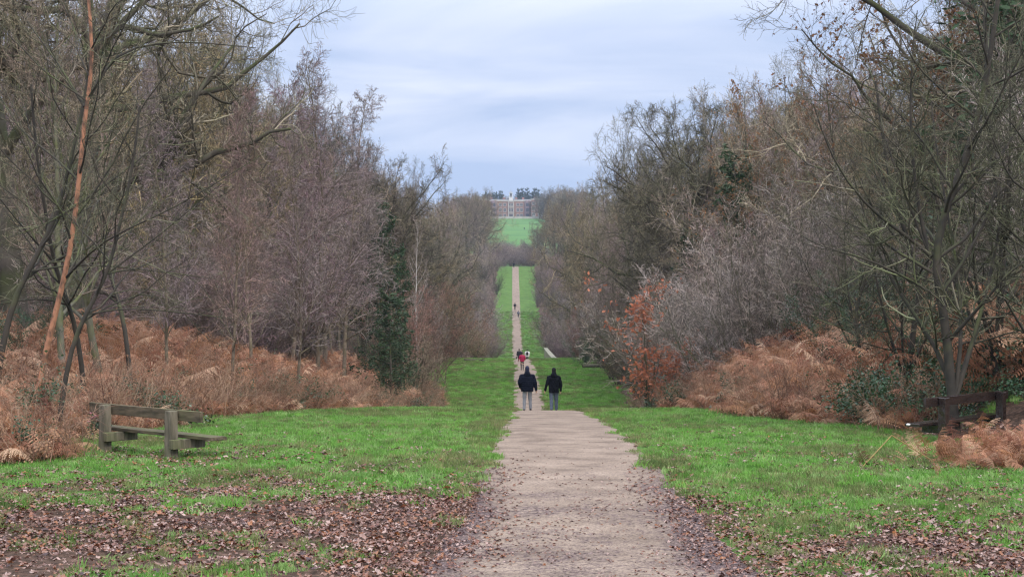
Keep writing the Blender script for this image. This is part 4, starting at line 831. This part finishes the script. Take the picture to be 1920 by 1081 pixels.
Fq = [[i * 16 + j, i * 16 + (j + 1) % 16, (i + 1) * 16 + (j + 1) % 16, (i + 1) * 16 + j] for i in range(5) for j in range(16)]
mb.add(np.array(V) + [hx_(958), 3, HT + 7.0], Fq); obj('dome', mb.mesh('dome'), cu, MT['lead'])
def window(xc, y, zc, w, h, frame, mull=2, parent=he):
    fr = MB(); t_ = .28
    for c_ in ([rng(xc - w / 2 - t_, xc - w / 2, y - .25, y - .002, zc - h / 2, zc + h / 2), rng(xc + w / 2, xc + w / 2 + t_, y - .25, y - .002, zc - h / 2, zc + h / 2), rng(xc - w / 2 - t_, xc + w / 2 + t_, y - .3, y - .002, zc + h / 2, zc + h / 2 + t_), rng(xc - w / 2 - t_, xc + w / 2 + t_, y - .35, y - .002, zc - h / 2 - t_, zc - h / 2)] + [rng(xc - w / 2 + w * (k + 1) / (mull + 1) - .08, xc - w / 2 + w * (k + 1) / (mull + 1) + .08, y - .2, y - .1, zc - h / 2, zc + h / 2) for k in range(mull)]): boxmb(fr, *c_)
    f = obj('window', fr.mesh('window', False), parent, frame); pn = MB(); boxmb(pn, *rng(xc - w / 2, xc + w / 2, y - .09, y - .003, zc - h / 2, zc + h / 2)); obj('pane', pn.mesh('pane', False), f, MT['glass'])
for zc, h_ in ((2.4, 2.3), (7.0, 2.7), (11.3, 2.0)):
    for a in (938.3, 946.5, 971, 977.8): window(hx_(a), 0, zc, 1.9, h_, MT['pale_stone'])
    for a in (955.9, 960.2): window(hx_(a), 0, zc, 1.2, h_, MT['pale_stone'], 1)
    for a in (1000, 1011.5, 1018, 1025, 1033): window(hx_(a), -16, zc + .2, 2.3, h_, MT['white'], 3)
    for a in (884, 893, 905.5): window(hx_(a), -16, zc, 2.0, h_, MT['pale_stone'])
MT['bay'] = mat('bay', (0.26, 0.19, 0.20), .9)
for a, wd in ((926.5, 5.6), (989, 5.6)):     # canted bays
    bw = wd * S; mb = MB(); xc = hx_(a); p_ = [(-bw, 0), (-bw * .6, -2.6), (bw * .6, -2.6), (bw, 0)]
    V = [[xc + q[0], q[1], z_] for z_ in (-3, HT + .5) for q in p_]; mb.add(V, [[0, 1, 5, 4], [1, 2, 6, 5], [2, 3, 7, 6], [4, 5, 6, 7]])
    by_ = obj('bay', mb.mesh('bay', False), he, MT['bay'])
    for zc in (2.4, 7.0, 11.3):
        fr = MB(); boxmb(fr, *rng(xc - bw * .5, xc + bw * .5, -2.7, -2.602, zc - 1.3, zc + 1.3)); obj('pane', fr.mesh('pane', False), by_, MT['glass'])
part('door', [rng(hx_(956.9), hx_(959.1), -.3, -.01, -.2, 3.2)], mat('door', (0.08, 0.06, 0.05), .6))
part('porch_column', [rng(hx_(916.5), hx_(918), -19, -17, -2, 4.6), rng(hx_(919), hx_(920.2), -19, -17, -2, 4.6), rng(hx_(916.3), hx_(920.4), -19.2, -16.8, 4.603, 5.4)], MT['white'])
# gravel forecourt edge with low wall
mb = MB(); boxmb(mb, (hx_(965), -28, -1.3), (75, 9, 2.0)); o = obj('gravel_forecourt', mb.mesh('gravel_forecourt', False), None, MT['gravel'], he.location); tag(o, 'pale gravel terrace between the mansion and the field', 'terrace', kind='structure')
wt = MB(); boxmb(wt, (hx_(965), -34, -1.2), (78, .6, 2.4)); boxmb(wt, (hx_(965), -34, .1), (78.4, .9, .19)); o = obj('terrace_wall', wt.mesh('terrace_wall', False), None, MT['pale_stone'], he.location); tag(o, 'low pale stone wall along the top of the field', 'wall')
# ------------------------------------------------------------------ people
def cone_seg(bm, a, b_, ra, rb, n=14):
    a = Vector(a); b_ = Vector(b_); d = (b_ - a); L = d.length; q = d.to_track_quat('Z', 'Y') if L > 1e-6 else Vector((0, 0, 1)).to_track_quat('Z', 'Y'); rings = []
    for k in range(1, 5): th = -math.pi / 2 + k * math.pi / 8; rings.append((ra * math.cos(th), ra * math.sin(th)))
    for k in range(0, 4): th = k * math.pi / 8; rings.append((rb * math.cos(th), L + rb * math.sin(th)))
    vs = [[bm.verts.new(a + q @ Vector((r * math.cos(t * 2 * math.pi / n), r * math.sin(t * 2 * math.pi / n), z))) for t in range(n)] for r, z in rings]
    lo = bm.verts.new(a + q @ Vector((0, 0, -ra))); hi = bm.verts.new(a + q @ Vector((0, 0, L + rb)))
    for r0, r1 in zip(vs[:-1], vs[1:]):
        for t_ in range(n): bm.faces.new((r0[t_], r0[(t_ + 1) % n], r1[(t_ + 1) % n], r1[t_]))
    for t_ in range(n): bm.faces.new((lo, vs[0][(t_ + 1) % n], vs[0][t_])); bm.faces.new((hi, vs[-1][t_], vs[-1][(t_ + 1) % n]))
def loft(bm, secs, n=22):       # (z, cx, cy, rx, ry)
    vs = [[bm.verts.new((cx + rx * math.cos(t * 2 * math.pi / n), cy + ry * math.sin(t * 2 * math.pi / n), z)) for t in range(n)] for z, cx, cy, rx, ry in secs]
    for r0, r1 in zip(vs[:-1], vs[1:]):
        for t_ in range(n): bm.faces.new((r0[t_], r0[(t_ + 1) % n], r1[(t_ + 1) % n], r1[t_]))
    bm.faces.new(list(reversed(vs[0]))); bm.faces.new(vs[-1])
def fuse(name, build, vox, parent, m_, post=None, smooth=2):
    bm = bmesh.new(); build(bm); me = bpy.data.meshes.new(name); bm.to_mesh(me); bm.free()
    o = bpy.data.objects.new(name, me); COL.objects.link(o)
    md = o.modifiers.new('r', 'REMESH'); md.mode = 'VOXEL'; md.voxel_size = vox
    if smooth: s = o.modifiers.new('s', 'SMOOTH'); s.iterations = smooth; s.factor = .5
    dg = bpy.context.evaluated_depsgraph_get(); m2 = bpy.data.meshes.new_from_object(o.evaluated_get(dg)); o.modifiers.clear(); o.data = m2; bpy.data.meshes.remove(me); m2.name = name
    if post:
        n = len(m2.vertices); co = np.empty(n * 3, np.float32); m2.vertices.foreach_get('co', co); no = np.empty(n * 3, np.float32); m2.vertices.foreach_get('normal', no)
        m2.vertices.foreach_set('co', post(co.reshape(-1, 3), no.reshape(-1, 3)).astype(np.float32).ravel()); m2.update()
    m2.polygons.foreach_set('use_smooth', np.ones(len(m2.polygons), bool)); m2.materials.clear(); m2.materials.append(m_); o.parent = parent; return o
SKIN = mat('skin', (0.55, 0.33, 0.24), .5)
def cloth(nm, c, c2=None, rough=.8, spec=.25): return mat(nm, c, rough, c2, 12, spec=spec, bump=.2)
def person(label, x, D, H, feet, top, legs, shoe, hat=None, hood=None, puffy=False, arms=None, build=1.0, vox=.009, coat_len=.46, face_dir=0, pack=None, hair=None, z=None, loose=1.0, bag=None):
    e = empty('person', (x, D, g1(x, D) if z is None else z), face_dir); tag(e, label, 'person'); k = H / 1.8
    e.scale = (k, k, k)
    hipz, shz = .93, 1.46; hw, sw = .095, .19 * build
    (lx, ly, lz), (rx, ry, rz_) = feet        # ankle targets (x, y, z)
    hips = [(-hw, 0, hipz), (hw, 0, hipz)]; ank = [(lx, ly, .09 + lz), (rx, ry, .09 + rz_)]
    knees = [tuple((Vector(h) + Vector(a)) / 2 + Vector((0, .05 + .25 * max(0, a[2] - .09), .01))) for h, a in zip(hips, ank)]
    arms = arms or [((-.29, -.03, 1.17), (-.30, .05, .93)), ((.29, -.03, 1.17), (.31, .05, .93))]
    sh = [(-sw, 0, shz - .04), (sw, 0, shz - .04)]
    def hand(bm, el, wr, s):
        d = (Vector(wr) - Vector(el)).normalized(); side = Vector((0, 1, 0)); inn = Vector((-s, 0, 0)); w = Vector(wr)
        palm = w + d * .085; cone_seg(bm, w, palm + side * .0, .027, .030, 10); cone_seg(bm, w + d * .03 + side * .02, palm + side * .03, .018, .014, 8); cone_seg(bm, w + d * .03 - side * .02, palm - side * .03, .018, .014, 8)
        for i, (o_, l_) in enumerate(((.034, .070), (.012, .080), (-.012, .075), (-.034, .058))):
            p0 = palm + side * o_; p1 = p0 + (d * .9 + inn * .25).normalized() * l_ * .5; p2 = p1 + (d * .6 + inn * .75).normalized() * l_ * .5
            cone_seg(bm, p0, p1, .010, .0095, 8); cone_seg(bm, p1, p2, .0095, .008, 8)
        t0 = w + d * .025 + side * .03; t1 = t0 + (d * .6 + side * .7 + inn * .3).normalized() * .045; t2 = t1 + (d + inn * .4).normalized() * .03
        cone_seg(bm, t0, t1, .013, .011, 8); cone_seg(bm, t1, t2, .011, .009, 8)
    def body(bm):
        loft(bm, [(.86, 0, 0, .13, .10), (.95, 0, 0, .16, .115), (1.1, 0, .0, .14, .10), (1.3, 0, 0, .165 * build, .115), (1.44, 0, 0, .16 * build, .09), (1.50, 0, 0, .07, .06)])
        cone_seg(bm, (0, 0, 1.45), (0, .01, 1.60), .06, .055)
        loft(bm, [(1.575, 0, .025, .035, .05), (1.60, 0, .02, .058, .075), (1.66, 0, .01, .072, .092), (1.72, 0, 0, .078, .098), (1.77, 0, -.005, .066, .085), (1.80, 0, -.005, .03, .04)])
        cone_seg(bm, (0, .105, 1.70), (0, .125, 1.665), .010, .014, 8); cone_seg(bm, (-.018, .096, 1.63), (.018, .096, 1.63), .010, .010, 8)
        for s in (-1, 1):
            cone_seg(bm, (s * .079, -.005, 1.70), (s * .081, -.01, 1.66), .017, .012, 8); cone_seg(bm, (s * .03, .088, 1.70), (s * .034, .088, 1.70), .012, .012, 8)
        for i in (0, 1):
            cone_seg(bm, hips[i], knees[i], .085, .058); cone_seg(bm, knees[i], ank[i], .055, .038)
            el, wr = arms[i]; cone_seg(bm, sh[i], el, .052, .041); cone_seg(bm, el, wr, .04, .028); hand(bm, el, wr, 1 if i else -1)
    fuse('body', body, vox * .85, e, SKIN)
    hem = hipz + .46 - coat_len; b_ = build; pf = 1.12 if puffy else 1.0
    def coat(bm):
        loft(bm, [(hem, 0, 0, .180 * b_ * pf, .135 * pf), (hem + .05, 0, 0, .19 * b_ * pf, .145 * pf), (1.05, 0, -.005, .195 * b_ * pf, .15 * pf), (1.22, 0, -.01, .205 * b_ * pf, .155 * pf), (1.36, 0, -.015, .215 * b_, .15 * pf), (1.45, 0, -.01, .19 * b_, .12), (1.50, 0, 0, .11, .09), (1.54, 0, .0, .08, .075)])
        for i in (0, 1):
            el, wr = arms[i]; r0, r1, r2 = (.090, .083, .058) if puffy else (.078, .064, .048)
            cone_seg(bm, sh[i], el, r0, r1); w2 = Vector(el).lerp(Vector(wr), .95); cone_seg(bm, el, w2, r1, r2)
        cone_seg(bm, (-sw * .8, 0, 1.43), (sw * .8, 0, 1.43), .085, .085)
        if hood: loft(bm, [(1.40, 0, -.06, .12, .07), (1.47, 0, -.085, .145, .09), (1.54, 0, -.08, .125, .10), (1.60, 0, -.055, .098, .095), (1.645, 0, -.045, .075, .075)])
    def quilt(co, no):
        r = 1 - np.abs(np.sin(co[:, 2] * math.pi / .078)) ** .6
        arm = np.abs(co[:, 0]) > .25
        return co - no * (r * .011)[:, None] + no * .0015 * np.sin(co[:, [0]] * 40 + co[:, [2]] * 23)
    def folds(co, no): return co + no * (.007 * np.sin(co[:, [2]] * 34 + 4 * np.sin(co[:, [0]] * 13)) * np.sin(co[:, [0]] * 21 + 1))
    fuse('jacket', coat, vox, e, top, quilt if puffy else folds)
    if hood: pass
    def trs(bm):
        loft(bm, [(.84, 0, 0, .14, .11), (.92, 0, 0, .172, .13), (1.0, 0, 0, .165, .125), (1.06, 0, 0, .14, .10)])
        for i in (0, 1):
            cone_seg(bm, hips[i], knees[i], .102 * loose, .076 * loose); a2 = Vector(knees[i]).lerp(Vector(ank[i]), .93); cone_seg(bm, knees[i], a2, .074 * loose, .058 * loose)
    fuse('trousers', trs, vox, e, legs, lambda co, no: co + no * (.004 * np.sin(co[:, [2]] * 26 + 7 * co[:, [0]]) * (co[:, [2]] < .75)))
    for i in (0, 1):
        a = Vector(ank[i]); lift = a.z - .09
        def sh_(bm, a=a, lift=lift):
            cone_seg(bm, a + Vector((0, -.03, -.045)), a + Vector((0, .15, -.055 - lift * .4)), .043, .036); cone_seg(bm, a + Vector((0, -.01, .02)), a + Vector((0, .02, -.03)), .045, .045)
        fuse('shoe', sh_, vox, e, shoe, smooth=1)
    if hat:
        fuse('hat', lambda bm: loft(bm, [(1.63, 0, -.022, .080, .088), (1.685, 0, -.010, .087, .105), (1.73, 0, -.01, .089, .108), (1.78, 0, -.012, .080, .097), (1.825, 0, -.012, .05, .06), (1.84, 0, -.012, .02, .03)]), vox, e, hat)
    if hair:
        fuse('hair', lambda bm: (loft(bm, [(1.60, 0, -.05, .06, .05), (1.66, 0, -.03, .084, .085), (1.73, 0, -.02, .088, .098), (1.79, 0, -.012, .072, .088), (1.82, 0, -.01, .03, .04)]), cone_seg(bm, (0, -.11, 1.72), (0, -.13, 1.60), .03, .02)), vox, e, hair)
    if pack:
        pe = fuse('backpack', lambda bm: loft(bm, [(1.02, 0, -.23, .12, .07), (1.06, 0, -.24, .15, .10), (1.3, 0, -.235, .155, .11), (1.42, 0, -.22, .13, .09), (1.47, 0, -.20, .08, .06)]), vox, e, pack)
    if bag:
        s = -1 if bag[1] < 0 else 1
        fuse('bag', lambda bm: (loft(bm, [(.38, s * .36, .02, .07, .16), (.45, s * .36, .02, .09, .19), (.72, s * .35, .02, .08, .17), (.76, s * .35, .02, .05, .13)]), cone_seg(bm, (s * .34, .14, .74), (s * .33, .04, .90), .012, .012, 8), cone_seg(bm, (s * .34, -.10, .74), (s * .33, .02, .90), .012, .012, 8)), vox, e, bag[0])
    return e
NAVY = cloth('navy_down', (0.006, 0.008, 0.017), (0.009, 0.012, 0.022), .75, .06); BLACK = cloth('black_shell', (0.006, 0.007, 0.010), (0.009, 0.010, 0.015), .8, .06)
LEGG = cloth('grey_joggers', (0.22, 0.235, 0.26), (0.26, 0.27, 0.30)); LEGB = cloth('slate_trousers', (0.085, 0.11, 0.155), (0.14, 0.17, 0.22)); BLK = cloth('black_cloth', (0.014, 0.013, 0.016))
BEAN = cloth('dark_blue_knit', (0.025, 0.028, 0.06)); BBEAN = cloth('black_knit', (0.008, 0.008, 0.01)); RED = cloth('raspberry_coat', (0.42, 0.02, 0.085), (0.32, 0.015, 0.06)); WHT = cloth('white_coat', (0.72, 0.70, 0.70)); GRY = cloth('grey_top', (0.12, 0.13, 0.17)); SHOE = cloth('dark_shoe', (0.02, 0.015, 0.018)); HAIR = cloth('dark_hair', (0.03, 0.02, 0.018)); BPK = cloth('black_pack', (0.012, 0.012, 0.02)); DRK = cloth('charcoal_coat', (0.02, 0.02, 0.03))
person('person in a navy quilted down jacket, beanie and pale grey joggers walking on the path', X(988.5, 66.5), 66.5, 1.86, ((-.125, -.02, 0), (.135, .10, .0)), NAVY, LEGG, SHOE, hat=BEAN, hood=True, puffy=True, build=1.22, arms=[((-.31, -.06, 1.17), (-.27, .10, .96)), ((.32, -.04, 1.15), (.36, .02, .86))], coat_len=.58)
person('person in a black hooded jacket, black beanie and slate trousers on the grass edge', X(1038.5, 67.5), 67.5, 1.84, ((-.10, -.08, .02), (.11, .16, .0)), BLACK, LEGB, SHOE, hat=BBEAN, hood=True, build=1.12, arms=[((-.29, -.02, 1.15), (-.36, .06, .88)), ((.29, -.05, 1.15), (.28, .04, .87))], coat_len=.60, loose=1.12)
person('person in a raspberry red coat and black leggings walking in the valley', X(979, 143), 143, 1.64, ((-.09, .12, 0), (.10, -.14, .05)), RED, BLK, SHOE, hair=HAIR, build=1.1, vox=.014, coat_len=.52, loose=.82, arms=[((-.30, -.02, 1.17), (-.34, .10, .95)), ((.30, -.04, 1.18), (.27, .12, 1.02))])
person('person in a dark coat carrying a black bag, half hidden beyond the red coat', X(973.5, 192), 192, 1.66, ((-.10, .1, 0), (.10, -.1, 0)), DRK, BLK, SHOE, hair=HAIR, build=1.2, vox=.016, coat_len=.70, bag=(BPK, -1))
person('person in a white coat wearing a black backpack, right of the red coat', X(988.5, 192), 192, 1.60, ((-.10, .1, 0), (.10, -.1, 0)), WHT, BLK, SHOE, hair=HAIR, build=1.35, vox=.016, coat_len=.60, pack=BPK)
person('tiny dark walker on the left of the far path, upper of two', X(965.5, 424), 424, 1.9, ((-.08, .15, 0), (.08, -.15, .05)), DRK, BLK, SHOE, hat=BBEAN, vox=.02, build=1.1)
person('tiny walker in a grey top on the far path, lower of two', X(972, 405), 405, 1.78, ((-.08, -.15, .05), (.08, .15, 0)), GRY, BLK, SHOE, hair=HAIR, vox=.02, build=1.1)
person('tiny dark figure at the very top of the far path', X(963.5, 556), 556, 1.95, ((-.09, .1, 0), (.09, -.1, 0)), DRK, BLK, SHOE, hat=BBEAN, vox=.02, build=1.25)
person('distant speck of a person crossing the green field', X(983, 1085), 1085, 1.8, ((-.12, .1, 0), (.12, -.1, 0)), DRK, BLK, SHOE, hat=BBEAN, vox=.03, build=1.2)
# ------------------------------------------------------------------ haze
HAZE = True
if HAZE:
    mb = MB(); boxmb(mb, (0, 1310, 43), (3000, 2780, 116)); o = obj('haze', mb.mesh('haze', False)); tag(o, 'thin blue winter haze over the valley', 'haze', kind='stuff')
    hm = bpy.data.materials.new('haze'); hm.use_nodes = True; t = hm.node_tree; t.nodes.clear(); out = t.nodes.new('ShaderNodeOutputMaterial'); pv = t.nodes.new('ShaderNodeVolumePrincipled')
    pv.inputs['Color'].default_value = (0.40, 0.48, 0.62, 1); pv.inputs['Density'].default_value = 0.0002; LK(t, pv.outputs[0], out.inputs['Volume']); o.data.materials.append(hm)
